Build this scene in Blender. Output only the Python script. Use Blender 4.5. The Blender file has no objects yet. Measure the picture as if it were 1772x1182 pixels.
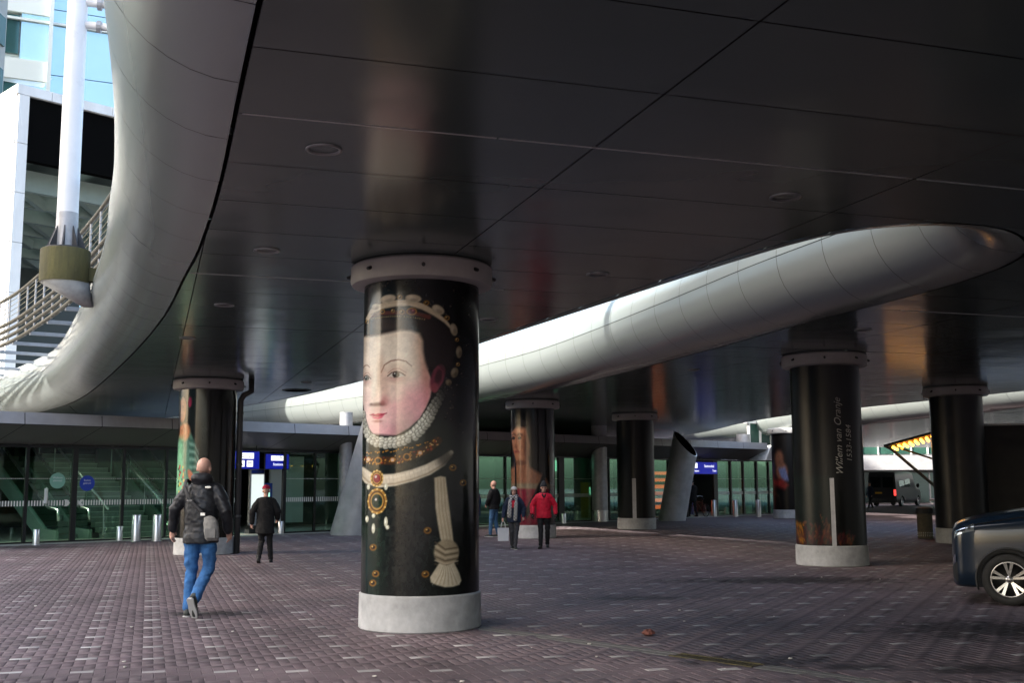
import bpy, math, random
import numpy as np
from mathutils import Vector, Matrix
random.seed(7); rng = np.random.default_rng(7)
S = bpy.context.scene; COL = S.collection
R_ = math.radians

# ------------------------------------------------------------------ camera, sky, sun, exposure
FPX, H0, EYE = 1900.0, 840.0, 1.67
PITCH = math.atan((H0 - 591) / FPX); ROLL = R_(0.3)
fw = np.array([0, math.cos(PITCH), math.sin(PITCH)]); r0 = np.array([1., 0, 0]); u0 = np.cross(r0, fw)
cr = math.cos(ROLL) * r0 - math.sin(ROLL) * u0
cu = math.sin(ROLL) * r0 + math.cos(ROLL) * u0
cam = bpy.data.cameras.new('camera'); cam.sensor_width = 36; cam.lens = 36 * FPX / 1772
cam.clip_start = 0.1; cam.clip_end = 2000
camo = bpy.data.objects.new('camera', cam); COL.objects.link(camo)
M = Matrix.Identity(4)
for i in range(3):
    M[i][0] = cr[i]; M[i][1] = cu[i]; M[i][2] = -fw[i]
M[2][3] = EYE
camo.matrix_world = M; S.camera = camo

SUN_AZ = np.array([-0.90, -0.44]); SUN_AZ /= np.linalg.norm(SUN_AZ); SUN_EL = R_(33)
w = bpy.data.worlds.new('World'); S.world = w; w.use_nodes = True
nt = w.node_tree; bg = nt.nodes['Background']
sky = nt.nodes.new('ShaderNodeTexSky'); sky.sky_type = 'NISHITA'; sky.sun_disc = False
sky.sun_elevation = SUN_EL; sky.sun_rotation = math.atan2(SUN_AZ[0], SUN_AZ[1])
sky.air_density = 1.0; sky.dust_density = 4.0; sky.ozone_density = 0.6
nt.links.new(sky.outputs[0], bg.inputs[0]); bg.inputs[1].default_value = 0.13
sl = bpy.data.lights.new('sun', 'SUN'); sl.energy = 3.0; sl.angle = R_(0.5); sl.color = (1, .95, .86)
so = bpy.data.objects.new('sun', sl); COL.objects.link(so)
sd = Vector((SUN_AZ[0] * math.cos(SUN_EL), SUN_AZ[1] * math.cos(SUN_EL), math.sin(SUN_EL)))
so.rotation_euler = sd.to_track_quat('Z', 'Y').to_euler(); so.location = sd * 60
S.view_settings.view_transform = 'Standard'; S.view_settings.look = 'None'
S.view_settings.exposure = 2.3; S.view_settings.gamma = 1.0
S.render.engine = 'CYCLES'; S.cycles.use_denoising = True
S.cycles.max_bounces = 7; S.cycles.diffuse_bounces = 3; S.cycles.glossy_bounces = 3; S.cycles.transparent_max_bounces = 16
S.cycles.use_light_tree = False; S.cycles.use_guiding = True; S.cycles.sample_clamp_indirect = 6
S.cycles.caustics_reflective = False; S.cycles.caustics_refractive = False

# ------------------------------------------------------------------ helpers
GA = R_(18.2)                                  # the paving and soffit grid is turned by this angle
A2 = np.array([-math.sin(GA), math.cos(GA)]); B2 = np.array([math.cos(GA), math.sin(GA)])
def AB(al, ac): return al * A2 + ac * B2
FA = R_(44.6); FD = np.array([math.cos(FA), math.sin(FA)]); FN = np.array([math.sin(FA), -math.cos(FA)]); F0 = np.array([-14.64, 33.3])
def FP(u, off, z): p = F0 + u * FD + off * FN; return (p[0], p[1], z)      # facade frame

def proj(P):
    v = np.asarray(P, float) - np.array([0, 0, EYE]); d = v @ fw
    return 886 + FPX * (v @ cr) / d, 591 - FPX * (v @ cu) / d, d

def lin(c):
    c = np.asarray(c, float) / 255.
    return np.where(c <= .04045, c / 12.92, ((c + .055) / 1.055) ** 2.4)

def tag(o, label=None, cat=None, group=None, kind=None):
    if label: o['label'] = label
    if cat: o['category'] = cat
    if group: o['group'] = group
    if kind: o['kind'] = kind
    return o
def empty(name, loc=(0, 0, 0), rz=0):
    o = bpy.data.objects.new(name, None); COL.objects.link(o); o.location = loc; o.rotation_euler = (0, 0, rz); o.empty_display_size = .2
    return o
def link(name, me, mat=None, parent=None):
    o = bpy.data.objects.new(name, me); COL.objects.link(o)
    if mat is not None and not me.materials: me.materials.append(mat)
    if parent is not None: o.parent = parent
    return o

class MB:
    def __init__(s): s.v = []; s.f = []
    def add(s, vs, fs):
        n = len(s.v); s.v += [tuple(map(float, p)) for p in vs]; s.f += [tuple(i + n for i in f) for f in fs]; return s
    def box(s, c, d, rz=0, tilt=None):
        x, y, z = d[0] / 2, d[1] / 2, d[2] / 2
        P = [Vector((a * x, b * y, e * z)) for e in (-1, 1) for a, b in ((-1, -1), (1, -1), (1, 1), (-1, 1))]
        m = Matrix.Rotation(rz, 3, 'Z')
        if tilt is not None: m = m @ tilt
        return s.add([m @ p + Vector(c) for p in P], [(3, 2, 1, 0), (4, 5, 6, 7), (0, 1, 5, 4), (1, 2, 6, 5), (2, 3, 7, 6), (3, 0, 4, 7)])
    def obox(s, p0, p1, wdt, hgt, up=(0, 0, 1)):
        p0, p1 = Vector(p0), Vector(p1); d = (p1 - p0); L = d.length; d.normalize()
        sx = d.cross(Vector(up))
        if sx.length < 1e-4: sx = Vector((1, 0, 0))
        sx.normalize(); sz = sx.cross(d)
        P = []
        for q in (p0, p1):
            for a, b in ((-1, -1), (1, -1), (1, 1), (-1, 1)): P.append(q + sx * a * wdt / 2 + sz * b * hgt / 2)
        return s.add(P, [(0, 1, 2, 3), (7, 6, 5, 4), (0, 4, 5, 1), (1, 5, 6, 2), (2, 6, 7, 3), (3, 7, 4, 0)])
    def tube(s, pts, rad, n=10, round_=False, flat=1.0):
        pts = [Vector(p) for p in pts]
        if not hasattr(rad, '__len__'): rad = [rad] * len(pts)
        rad = list(rad)
        if round_:
            d0 = (pts[0] - pts[1]).normalized(); d1 = (pts[-1] - pts[-2]).normalized(); r0_, r1_ = rad[0], rad[-1]
            pre = [(pts[0] + d0 * r0_ * .92, r0_ * .38), (pts[0] + d0 * r0_ * .6, r0_ * .8)]
            post = [(pts[-1] + d1 * r1_ * .6, r1_ * .8), (pts[-1] + d1 * r1_ * .92, r1_ * .38)]
            pts = [p for p, _ in pre] + pts + [p for p, _ in post]; rad = [r for _, r in pre] + rad + [r for _, r in post]
        vs = []; ref = None
        for i, p in enumerate(pts):
            t = (pts[min(i + 1, len(pts) - 1)] - pts[max(i - 1, 0)]).normalized()
            if ref is None:
                ref = Vector((1, 0, 0)) if abs(t.x) < .8 else Vector((0, 1, 0))
            a = (ref - t * ref.dot(t)).normalized(); b = t.cross(a); ref = a
            for k in range(n):
                an = 2 * math.pi * k / n; vs.append(p + a * math.cos(an) * rad[i] + b * math.sin(an) * rad[i] * flat)
        fs = []
        for i in range(len(pts) - 1):
            for k in range(n):
                fs.append((i * n + k, i * n + (k + 1) % n, (i + 1) * n + (k + 1) % n, (i + 1) * n + k))
        m = (len(pts) - 1) * n
        fs.append(tuple(range(n))[::-1]); fs.append(tuple(m + k for k in range(n)))
        return s.add(vs, fs)
    def rings(s, rs, n=16, caps=True):          # rs: (cx, cy, cz, rx, ry[, tiltx])
        vs = []
        for r in rs:
            tl = r[5] if len(r) > 5 else 0
            for k in range(n):
                an = 2 * math.pi * k / n; y = math.sin(an) * r[4]
                vs.append((r[0] + math.cos(an) * r[3], r[1] + y * math.cos(tl), r[2] + y * math.sin(tl)))
        fs = [(i * n + k, i * n + (k + 1) % n, (i + 1) * n + (k + 1) % n, (i + 1) * n + k) for i in range(len(rs) - 1) for k in range(n)]
        if caps: m = (len(rs) - 1) * n; fs += [tuple(range(n))[::-1], tuple(m + k for k in range(n))]
        return s.add(vs, fs)
    def lathe(s, prof, n=32, c=(0, 0, 0), caps=False):
        return s.rings([(c[0], c[1], c[2] + z, r, r) for r, z in prof], n, caps)
    def ball(s, c, r, n=12, m=8):
        rr = r if hasattr(r, '__len__') else (r, r, r)
        return s.rings([(c[0], c[1], c[2] - math.cos(math.pi * i / m) * rr[2], max(1e-4, math.sin(math.pi * i / m)) * rr[0], max(1e-4, math.sin(math.pi * i / m)) * rr[1]) for i in range(m + 1)], n)
    def prism(s, poly, z0, z1):
        n = len(poly)
        vs = [(p[0], p[1], z0) for p in poly] + [(p[0], p[1], z1) for p in poly]
        return s.add(vs, [tuple(range(n))[::-1], tuple(range(n, 2 * n))] + [(i, (i + 1) % n, n + (i + 1) % n, n + i) for i in range(n)])
    def quad(s, a, b, c, d): return s.add([a, b, c, d], [(0, 1, 2, 3)])
    def mesh(s, name, smooth=False):
        me = bpy.data.meshes.new(name); me.from_pydata(s.v, [], s.f); me.update()
        if smooth: me.shade_smooth()
        return me
    def build(s, name, mat, parent=None, smooth=False, sharp=None):
        me = s.mesh(name, smooth or sharp is not None)
        if sharp is not None: me.set_sharp_from_angle(angle=R_(sharp))
        return link(name, me, mat, parent)

def catmull(P, per=12):
    P = [np.array(p, float) for p in P]; out = []
    Q = [2 * P[0] - P[1]] + P + [2 * P[-1] - P[-2]]
    for i in range(1, len(Q) - 2):
        a, b, c, d = Q[i - 1:i + 3]
        for k in range(per):
            t = k / per
            out.append(.5 * ((2 * b) + (c - a) * t + (2 * a - 5 * b + 4 * c - d) * t * t + (3 * b - a - 3 * c + d) * t ** 3))
    out.append(P[-1]); return np.array(out)

# ------------------------------------------------------------------ materials
MAT = {}
def mat(name, col, rough=.5, metal=0, bump=0, bscale=40, var=0, vscale=3, spec=.5, coat=0, emit=None, estr=0, streak=0):
    if name in MAT: return MAT[name]
    m = bpy.data.materials.new(name); m.use_nodes = True; n = m.node_tree; p = n.nodes['Principled BSDF']
    c = (*col, 1) if len(col) == 3 else col
    p.inputs['Base Color'].default_value = c; p.inputs['Roughness'].default_value = rough; p.inputs['Metallic'].default_value = metal
    p.inputs['Specular IOR Level'].default_value = spec; p.inputs['Coat Weight'].default_value = coat; p.inputs['Coat Roughness'].default_value = .06
    if emit: p.inputs['Emission Color'].default_value = (*emit, 1); p.inputs['Emission Strength'].default_value = estr
    tc = n.nodes.new('ShaderNodeTexCoord')
    if var or streak:
        no = n.nodes.new('ShaderNodeTexNoise'); no.inputs['Scale'].default_value = vscale; no.inputs['Detail'].default_value = 6; no.inputs['Roughness'].default_value = .6
        if streak:
            mp = n.nodes.new('ShaderNodeMapping'); mp.inputs['Scale'].default_value = (1, 1, streak); n.links.new(tc.outputs['Object'], mp.inputs[0]); n.links.new(mp.outputs[0], no.inputs['Vector'])
        else: n.links.new(tc.outputs['Object'], no.inputs['Vector'])
        mr = n.nodes.new('ShaderNodeMapRange'); mr.inputs[1].default_value = .3; mr.inputs[2].default_value = .7; mr.inputs[3].default_value = 1 - var; mr.inputs[4].default_value = 1 + var * .5
        n.links.new(no.outputs[0], mr.inputs[0])
        mx = n.nodes.new('ShaderNodeVectorMath'); mx.operation = 'SCALE'; mx.inputs[0].default_value = c[:3]; n.links.new(mr.outputs[0], mx.inputs['Scale'])
        n.links.new(mx.outputs[0], p.inputs['Base Color'])
        m2 = n.nodes.new('ShaderNodeMapRange'); m2.inputs[1].default_value = .3; m2.inputs[2].default_value = .7; m2.inputs[3].default_value = rough * .85; m2.inputs[4].default_value = min(1, rough * 1.25)
        n.links.new(no.outputs[0], m2.inputs[0]); n.links.new(m2.outputs[0], p.inputs['Roughness'])
    if bump:
        nb = n.nodes.new('ShaderNodeTexNoise'); nb.inputs['Scale'].default_value = bscale; nb.inputs['Detail'].default_value = 4; n.links.new(tc.outputs['Object'], nb.inputs['Vector'])
        b = n.nodes.new('ShaderNodeBump'); b.inputs['Strength'].default_value = bump; b.inputs['Distance'].default_value = .02
        n.links.new(nb.outputs[0], b.inputs['Height']); n.links.new(b.outputs[0], p.inputs['Normal'])
    MAT[name] = m; return m

def glass_mat(name, tint, refl=1.0, rough=.02):
    m = bpy.data.materials.new(name); m.use_nodes = True; n = m.node_tree; n.nodes.clear()
    o = n.nodes.new('ShaderNodeOutputMaterial'); mx = n.nodes.new('ShaderNodeMixShader'); t = n.nodes.new('ShaderNodeBsdfTransparent'); g = n.nodes.new('ShaderNodeBsdfGlossy'); f = n.nodes.new('ShaderNodeFresnel')
    t.inputs[0].default_value = (*tint, 1); g.inputs['Roughness'].default_value = rough; g.inputs[0].default_value = (.8, 1, .92, 1); f.inputs[0].default_value = 1.52
    mu = n.nodes.new('ShaderNodeMath'); mu.operation = 'MULTIPLY'; mu.inputs[1].default_value = refl; mu.use_clamp = True
    n.links.new(f.outputs[0], mu.inputs[0]); n.links.new(mu.outputs[0], mx.inputs[0]); n.links.new(t.outputs[0], mx.inputs[1]); n.links.new(g.outputs[0], mx.inputs[2]); n.links.new(mx.outputs[0], o.inputs[0])
    MAT[name] = m; return m

def attr_mat(name, rough=.2, coat=.6, spec=.5, attr='paint'):
    m = bpy.data.materials.new(name); m.use_nodes = True; n = m.node_tree; p = n.nodes['Principled BSDF']
    a = n.nodes.new('ShaderNodeAttribute'); a.attribute_name = attr; n.links.new(a.outputs[0], p.inputs[0])
    p.inputs['Roughness'].default_value = rough; p.inputs['Coat Weight'].default_value = coat; p.inputs['Coat Roughness'].default_value = .08; p.inputs['Specular IOR Level'].default_value = spec
    no = n.nodes.new('ShaderNodeTexNoise'); no.inputs['Scale'].default_value = 3; no.inputs['Detail'].default_value = 3
    tc = n.nodes.new('ShaderNodeTexCoord'); n.links.new(tc.outputs['Object'], no.inputs[0])
    b = n.nodes.new('ShaderNodeBump'); b.inputs['Strength'].default_value = .05; b.inputs['Distance'].default_value = .05; n.links.new(no.outputs[0], b.inputs['Height']); n.links.new(b.outputs[0], p.inputs['Normal']); n.links.new(b.outputs[0], p.inputs['Coat Normal'])
    MAT[name] = m; return m

def soffit_mat():
    m = mat('soffit_paint', (.082, .113, .106), .19, spec=.5)
    n = m.node_tree; p = n.nodes['Principled BSDF']
    # gently bowed sheet metal: a long wave in the normal
    tc = n.nodes.new('ShaderNodeNewGeometry'); no = n.nodes.new('ShaderNodeTexNoise'); no.inputs['Scale'].default_value = .9; no.inputs['Detail'].default_value = 1
    oi = n.nodes.new('ShaderNodeObjectInfo'); ad = n.nodes.new('ShaderNodeVectorMath'); ad.operation = 'ADD'
    sc = n.nodes.new('ShaderNodeVectorMath'); sc.operation = 'SCALE'; sc.inputs['Scale'].default_value = 37; n.links.new(oi.outputs['Random'], sc.inputs[0])
    n.links.new(tc.outputs['Position'], ad.inputs[0]); n.links.new(sc.outputs[0], ad.inputs[1]); n.links.new(ad.outputs[0], no.inputs['Vector'])
    b = n.nodes.new('ShaderNodeBump'); b.inputs['Strength'].default_value = .4; b.inputs['Distance'].default_value = .035
    n.links.new(no.outputs[0], b.inputs['Height']); n.links.new(b.outputs[0], p.inputs['Normal'])
    return m
soffit_mat()
mat('alu_panel', (.36, .40, .39), .24, .5)
mat('dark_gap', (.012, .012, .012), .8)
mat('deck_top', (.3, .3, .3), .8, var=.2)
mat('seam_strip', (.55, .55, .55), .4, .6)
mat('grey_paint', (.42, .43, .43), .6, bump=.25, bscale=14, var=.35, vscale=4)
mat('collar_paint', (.46, .46, .44), .5, bump=.05, var=.15)
mat('bolt', (.05, .05, .05), .4, .8)
mat('steel', (.62, .62, .62), .28, .9, var=.1, streak=.2)
mat('galv', (.42, .42, .43), .45, .4, var=.2, vscale=6)
mat('white_panel', (.74, .74, .72), .45, var=.14, vscale=1.5, streak=.25)
mat('white_paint', (.78, .78, .78), .3, var=.05)
mat('black', (.004, .004, .004), .9, spec=0)
mat('frame_dark', (.02, .022, .022), .35, .3)
mat('rubber', (.02, .02, .02), .7, bump=.2, bscale=60)
mat('fascia', (.36, .36, .37), .45, var=.1)
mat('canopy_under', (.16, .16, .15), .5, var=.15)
mat('concrete', (.30, .30, .28), .85, bump=.3, bscale=30, var=.25, vscale=2)
mat('mossy', (.10, .092, .035), .9, bump=.5, bscale=18, var=.6, vscale=5, streak=.15)
mat('lamp_metal', (.3, .3, .3), .3, .7)
mat('lamp_glass', (.12, .12, .12), .12)
glass_mat('door_glass', (.70, .86, .77), .62)
glass_mat('car_glass', (.12, .14, .14), 1.4)
mat('sign_blue', (.005, .015, .30), .3, emit=(.01, .03, .9), estr=.05)
mat('sign_white', (.8, .8, .8), .3, emit=(1, 1, 1), estr=.3)
mat('sticker_white', (.75, .75, .68), .5)
mat('skin', (.62, .36, .27), .5, var=.1, vscale=12)
mat('plain_print', (.6, .6, .6), .4)

# ------------------------------------------------------------------ ground and paving
ground = MB().quad((-400, -300, -.005), (400, -300, -.005), (400, 500, -.005), (-400, 500, -.005)).mesh('ground')
def paver_mat(name, src, base, sheet=False):
    m = bpy.data.materials.new(name); m.use_nodes = True; n = m.node_tree; p = n.nodes['Principled BSDF']; p.inputs['Roughness'].default_value = .72; p.inputs['Specular IOR Level'].default_value = .35
    geo = n.nodes.new('ShaderNodeNewGeometry')
    ramp = n.nodes.new('ShaderNodeValToRGB'); e = ramp.color_ramp.elements
    e[0].position = 0; e[0].color = (*[c * .86 for c in base], 1); e[1].position = 1; e[1].color = (*[c * 1.12 for c in base], 1)
    k = e.new(.5); k.color = (base[0] * .98, base[1] * .92, base[2] * .95, 1)
    if src == 'attr': s_ = n.nodes.new('ShaderNodeAttribute'); s_.attribute_name = 'tint'; so_ = s_.outputs['Fac']
    elif src == 'obj': s_ = n.nodes.new('ShaderNodeObjectInfo'); so_ = s_.outputs['Random']
    else:
        s_ = n.nodes.new('ShaderNodeTexNoise'); s_.inputs['Scale'].default_value = 5; s_.inputs['Detail'].default_value = 8; n.links.new(geo.outputs['Position'], s_.inputs['Vector']); so_ = s_.outputs[0]
    n.links.new(so_, ramp.inputs[0])
    # worn, blotchy dirt
    big = n.nodes.new('ShaderNodeTexNoise'); big.inputs['Scale'].default_value = .55; big.inputs['Detail'].default_value = 7; big.inputs['Roughness'].default_value = .62; n.links.new(geo.outputs['Position'], big.inputs['Vector'])
    mr = n.nodes.new('ShaderNodeMapRange'); mr.inputs[1].default_value = .32; mr.inputs[2].default_value = .68; mr.inputs[3].default_value = .62; mr.inputs[4].default_value = 1.25; n.links.new(big.outputs[0], mr.inputs[0])
    v = n.nodes.new('ShaderNodeVectorMath'); v.operation = 'SCALE'; n.links.new(ramp.outputs[0], v.inputs[0]); n.links.new(mr.outputs[0], v.inputs['Scale'])
    out = v.outputs[0]
    # oil stains with their own ragged outlines
    stains = [(2.33, 10.75, .75, .42), (3.15, 10.35, .38, .2), (4.2, 10.2, .55, .3), (-4.0, 14.9, .7, .25), (-13.0, 31.5, 1.4, .5), (1.9, 16.6, .9, .35), (5.6, 12.9, 1.5, .9), (5.0, 19.5, 2.2, .8)]
    nz = n.nodes.new('ShaderNodeTexNoise'); nz.inputs['Scale'].default_value = 4.5; nz.inputs['Detail'].default_value = 6; n.links.new(geo.outputs['Position'], nz.inputs['Vector'])
    sep = n.nodes.new('ShaderNodeSeparateXYZ'); n.links.new(geo.outputs['Position'], sep.inputs[0])
    acc = None
    def mth(op, a, b=None):
        q = n.nodes.new('ShaderNodeMath'); q.operation = op
        for i, x in enumerate((a, b)):
            if x is None: continue
            if isinstance(x, (int, float)): q.inputs[i].default_value = x
            else: n.links.new(x, q.inputs[i])
        return q.outputs[0]
    for (sx, sy, rx, ry) in stains:
        dx = mth('POWER', mth('ABSOLUTE', mth('DIVIDE', mth('SUBTRACT', sep.outputs[0], sx), rx)), 2.0); dy = mth('POWER', mth('ABSOLUTE', mth('DIVIDE', mth('SUBTRACT', sep.outputs[1], sy), ry)), 2.0)
        d = mth('ADD', mth('SQRT', mth('ADD', dx, dy)), mth('MULTIPLY', mth('SUBTRACT', nz.outputs[0], .5), 2.6))
        acc = d if acc is None else mth('MINIMUM', acc, d)
    m3 = n.nodes.new('ShaderNodeMapRange'); m3.inputs[1].default_value = .55; m3.inputs[2].default_value = 1.15; m3.inputs[3].default_value = .3; m3.inputs[4].default_value = 1; n.links.new(acc, m3.inputs[0])
    v2 = n.nodes.new('ShaderNodeVectorMath'); v2.operation = 'SCALE'; n.links.new(out, v2.inputs[0]); n.links.new(m3.outputs[0], v2.inputs['Scale'])
    vo = n.nodes.new('ShaderNodeTexVoronoi'); vo.inputs['Scale'].default_value = 2.6; n.links.new(geo.outputs['Position'], vo.inputs['Vector'])
    mg = n.nodes.new('ShaderNodeMapRange'); mg.inputs[1].default_value = .055; mg.inputs[2].default_value = .075; mg.inputs[3].default_value = 1.55; mg.inputs[4].default_value = 1; n.links.new(vo.outputs['Distance'], mg.inputs[0])
    v3 = n.nodes.new('ShaderNodeVectorMath'); v3.operation = 'SCALE'; n.links.new(v2.outputs[0], v3.inputs[0]); n.links.new(mg.outputs[0], v3.inputs['Scale'])
    n.links.new(v3.outputs[0], p.inputs[0])
    fine = n.nodes.new('ShaderNodeTexNoise'); fine.inputs['Scale'].default_value = 60; fine.inputs['Detail'].default_value = 4; n.links.new(geo.outputs['Position'], fine.inputs['Vector'])
    b = n.nodes.new('ShaderNodeBump'); b.inputs['Strength'].default_value = .35; b.inputs['Distance'].default_value = .006; n.links.new(fine.outputs[0], b.inputs['Height']); n.links.new(b.outputs[0], p.inputs['Normal'])
    mrr = n.nodes.new('ShaderNodeMapRange'); mrr.inputs[3].default_value = .5; mrr.inputs[4].default_value = .85; n.links.new(big.outputs[0], mrr.inputs[0]); n.links.new(mrr.outputs[0], p.inputs['Roughness'])
    MAT[name] = m; return m
BR = (.130, .103, .110)
paver_mat('joint_sheet', 'noise', tuple(c * .78 for c in BR)); paver_mat('paver_mass', 'attr', BR); paver_mat('paver_piece', 'obj', BR)
paver_mat('white_mass', 'attr', (.34, .34, .33)); paver_mat('white_piece', 'obj', (.34, .34, .33))
gr = link('paving', ground, MAT['joint_sheet']); tag(gr, 'purple brown brick paving laid in herringbone with white dashes', 'paving', kind='structure')

# drain channel line (world XY)
DR0 = np.array([-.38, 13.3]); DR1 = np.array([3.35, 9.3]); DRD = (DR1 - DR0) / np.linalg.norm(DR1 - DR0); DRN = np.array([-DRD[1], DRD[0]])
def near_drain(P): 
    q = P - DR0; t = q @ DRD; return (np.abs(q @ DRN) < .15) & (t > -.2) & (t < 7.5)
cells = []
W_ = .1035
n0, n1 = int(5 / W_), int(42 / W_)
X, Y = np.meshgrid(np.arange(-130, 330), np.arange(n0, n1))
d4 = (X - Y) % 4
Hs = np.stack([X[d4 == 0], Y[d4 == 0]], 1); Vs = np.stack([X[d4 == 2], Y[d4 == 2]], 1)
hc = np.stack([(Hs[:, 0] + 1) * W_, (Hs[:, 1] + .5) * W_], 1); vc = np.stack([(Vs[:, 0] + .5) * W_, Vs[:, 1] * W_], 1)
allc = np.concatenate([hc, vc]); isH = np.r_[np.ones(len(hc), bool), np.zeros(len(vc), bool)]
ij = np.concatenate([Hs, Vs]); 
white = isH & (ij[:, 0] % 6 == 0) & ((ij[:, 1] + 2 * (ij[:, 0] // 6)) % 8 == 0)
wp = allc[:, :1] * B2[None] + allc[:, 1:] * A2[None]
px, py, dep = proj(np.c_[wp, np.zeros(len(wp))])
white &= rng.random(len(white)) > .07
keep = (px > -50) & (px < 1822) & (py < 1230) & (dep > 4) & ~near_drain(wp)
q_ = (wp - F0) @ FN; keep &= q_ > .75
wp, isH, white, dep, px, py = wp[keep], isH[keep], white[keep], dep[keep], px[keep], py[keep]
inframe = (px > 8) & (px < 1764) & (py < 1176)
order = np.argsort(np.where(inframe, dep, 1e9)); sel = np.zeros(len(wp), bool); sel[order[:300]] = True
jx = rng.normal(0, .0016, (len(wp), 2)); jr = rng.normal(0, .012, len(wp)); jz = rng.normal(0, .0011, len(wp)); tint = rng.random(len(wp))
def brick_block(L, Wd, hgt):
    a, b, e = L / 2, Wd / 2, .003
    return np.array([(-a, -b, -.02), (a, -b, -.02), (a, b, -.02), (-a, b, -.02), (-a, -b, -e), (a, -b, -e), (a, b, -e), (-a, b, -e), (-a + e, -b + e, 0), (a - e, -b + e, 0), (a - e, b - e, 0), (-a + e, b - e, 0)])
BF = [(0, 1, 5, 4), (1, 2, 6, 5), (2, 3, 7, 6), (3, 0, 4, 7), (4, 5, 9, 8), (5, 6, 10, 9), (6, 7, 11, 10), (7, 4, 8, 11), (8, 9, 10, 11)]
bv = brick_block(2 * W_ - .005, W_ - .005, .02)
def brick_mass(name, idx, material):
    an = GA + np.where(isH[idx], 0, math.pi / 2) + jr[idx]; c, s = np.cos(an), np.sin(an)
    x = bv[None, :, 0]; y = bv[None, :, 1]
    V = np.stack([c[:, None] * x - s[:, None] * y + (wp[idx] + jx[idx])[:, :1], s[:, None] * x + c[:, None] * y + (wp[idx] + jx[idx])[:, 1:], np.broadcast_to(bv[None, :, 2], (len(idx), 12)) + jz[idx][:, None]], 2).reshape(-1, 3)
    Fc = (np.array(BF)[None] + (np.arange(len(idx)) * 12)[:, None, None]).reshape(-1, 4)
    me = bpy.data.meshes.new(name); me.vertices.add(len(V)); me.vertices.foreach_set('co', V.ravel()); me.loops.add(Fc.size); me.loops.foreach_set('vertex_index', Fc.ravel().astype(np.int32))
    me.polygons.add(len(Fc)); me.polygons.foreach_set('loop_start', np.arange(0, Fc.size, 4, dtype=np.int32)); me.update(calc_edges=True)
    at = me.attributes.new('tint', 'FLOAT', 'POINT'); at.data.foreach_set('value', np.repeat(tint[idx], 12).astype(np.float32))
    o = link(name, me, material, gr); o['kind'] = 'stuff'; return o
rest = np.where(~sel)[0]
brick_mass('brick_paving', rest[~white[rest]], MAT['paver_mass']); brick_mass('white_brick_paving', rest[white[rest]], MAT['white_mass'])
bme = {}
for wh in (0, 1):
    m_ = bpy.data.meshes.new('brick'); m_.from_pydata([tuple(v) for v in bv], [], BF); m_.update(); m_.materials.append(MAT['white_piece' if wh else 'paver_piece']); bme[wh] = m_
for i in np.where(sel)[0]:
    o = link('white_brick' if white[i] else 'brick', bme[int(white[i])], None, gr)
    o.location = (wp[i, 0] + jx[i, 0], wp[i, 1] + jx[i, 1], jz[i]); o.rotation_euler = (0, 0, GA + (0 if isH[i] else math.pi / 2) + jr[i])
# drain gutter: a run of concrete channel stones with a slot, one iron grate
dro = empty('drain_channel', (DR0[0], DR0[1], 0), math.atan2(DRD[1], DRD[0])); tag(dro, 'long concrete drain gutter set flush in the brick paving', 'drain')
gme = MB()
for s_ in (-1, 1): gme.box((.245, s_ * .068, -.011), (.486, .1, .018))
gme.box((.245, 0, -.017), (.486, .045, .006)); gme = gme.mesh('gutter_stone'); mat('gutter', (.15, .15, .14), .85, bump=.3, bscale=30, var=.3, vscale=3)
for i in range(15):
    if i in (6, 7): continue
    o = link('gutter_stone', gme, MAT['gutter'], dro); o.location = (i * .5 - .1, 0, 0)
g = MB(); g.box((3.39, .095, -.006), (.97, .03, .02)); g.box((3.39, -.095, -.006), (.97, .03, .02))
for k in range(20): g.box((2.93 + k * .048, 0, -.008), (.02, .165, .016))
mat('rust_iron', (.09, .075, .03), .7, .4, bump=.4, bscale=50, var=.4); g.build('grate', MAT['rust_iron'], dro)
# pale threshold stones along the doors
th = empty('threshold_kerb', FP(0, .4, 0), FA); tag(th, 'pale stone threshold strip along the foot of the glass doors', 'kerb')
tme = MB().box((0, 0, -.004), (1.19, .62, .03)).mesh('stone')
for i in range(40):
    o = link('stone', tme, MAT['concrete'], th); o.location = (-5.4 + i * 1.2, 0, 0)

# ------------------------------------------------------------------ viaduct: soffit panels, rounded edges
ZS, RB = 4.38, .95; ZC = ZS + RB
E1 = catmull([(-22, .5), (-12, .5), (-3, .5), (6, .49), (10, .51), (12.8, .45), (14.7, .34), (18.1, .14), (22.4, -.28), (28.4, -1.0), (34.9, -1.9), (40.2, -3.0), (48, -5.5), (58, -10), (72, -19)])
O1 = catmull([(72, -12), (52, -2.2), (38.2, 2.93), (28.34, 5.05), (19.57, 5.85), (15.69, 6.2), (12.44, 6.5), (10.6, 6.75), (9.75, 7.12), (9.3, 7.8), (9.3, 8.55), (9.72, 9.3), (10.5, 9.95), (11.6, 10.3), (13, 10.45), (16.08, 10.5), (20.46, 10.75), (27.6, 10.95), (33.5, 10.45), (41, 9.9), (46, 8.9), (56.5, 5.0), (72, -4)])
O2 = catmull([(72, 31), (54, 28), (44, 25.2), (37.9, 24.1), (33.4, 24.3), (28, 24.6), (23.5, 24.8), (20.6, 25.4), (19.4, 26.7), (19.3, 28), (20.4, 29.3), (24, 30.1), (32, 30.2), (35.1, 30.9), (43.4, 31.6), (53.2, 33), (63.8, 33.3), (72, 34)])
def side_fn(poly, first):
    k = int(np.argmin(poly[:, 0])); seg = poly[:k + 1][::-1] if first else poly[k:]
    a = np.maximum.accumulate(seg[:, 0] + np.arange(len(seg)) * 1e-7); c = seg[:, 1]
    return (lambda x: np.interp(x, a, c)), a[0]
e1 = lambda x: np.interp(x, E1[:, 0], E1[:, 1])
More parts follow.
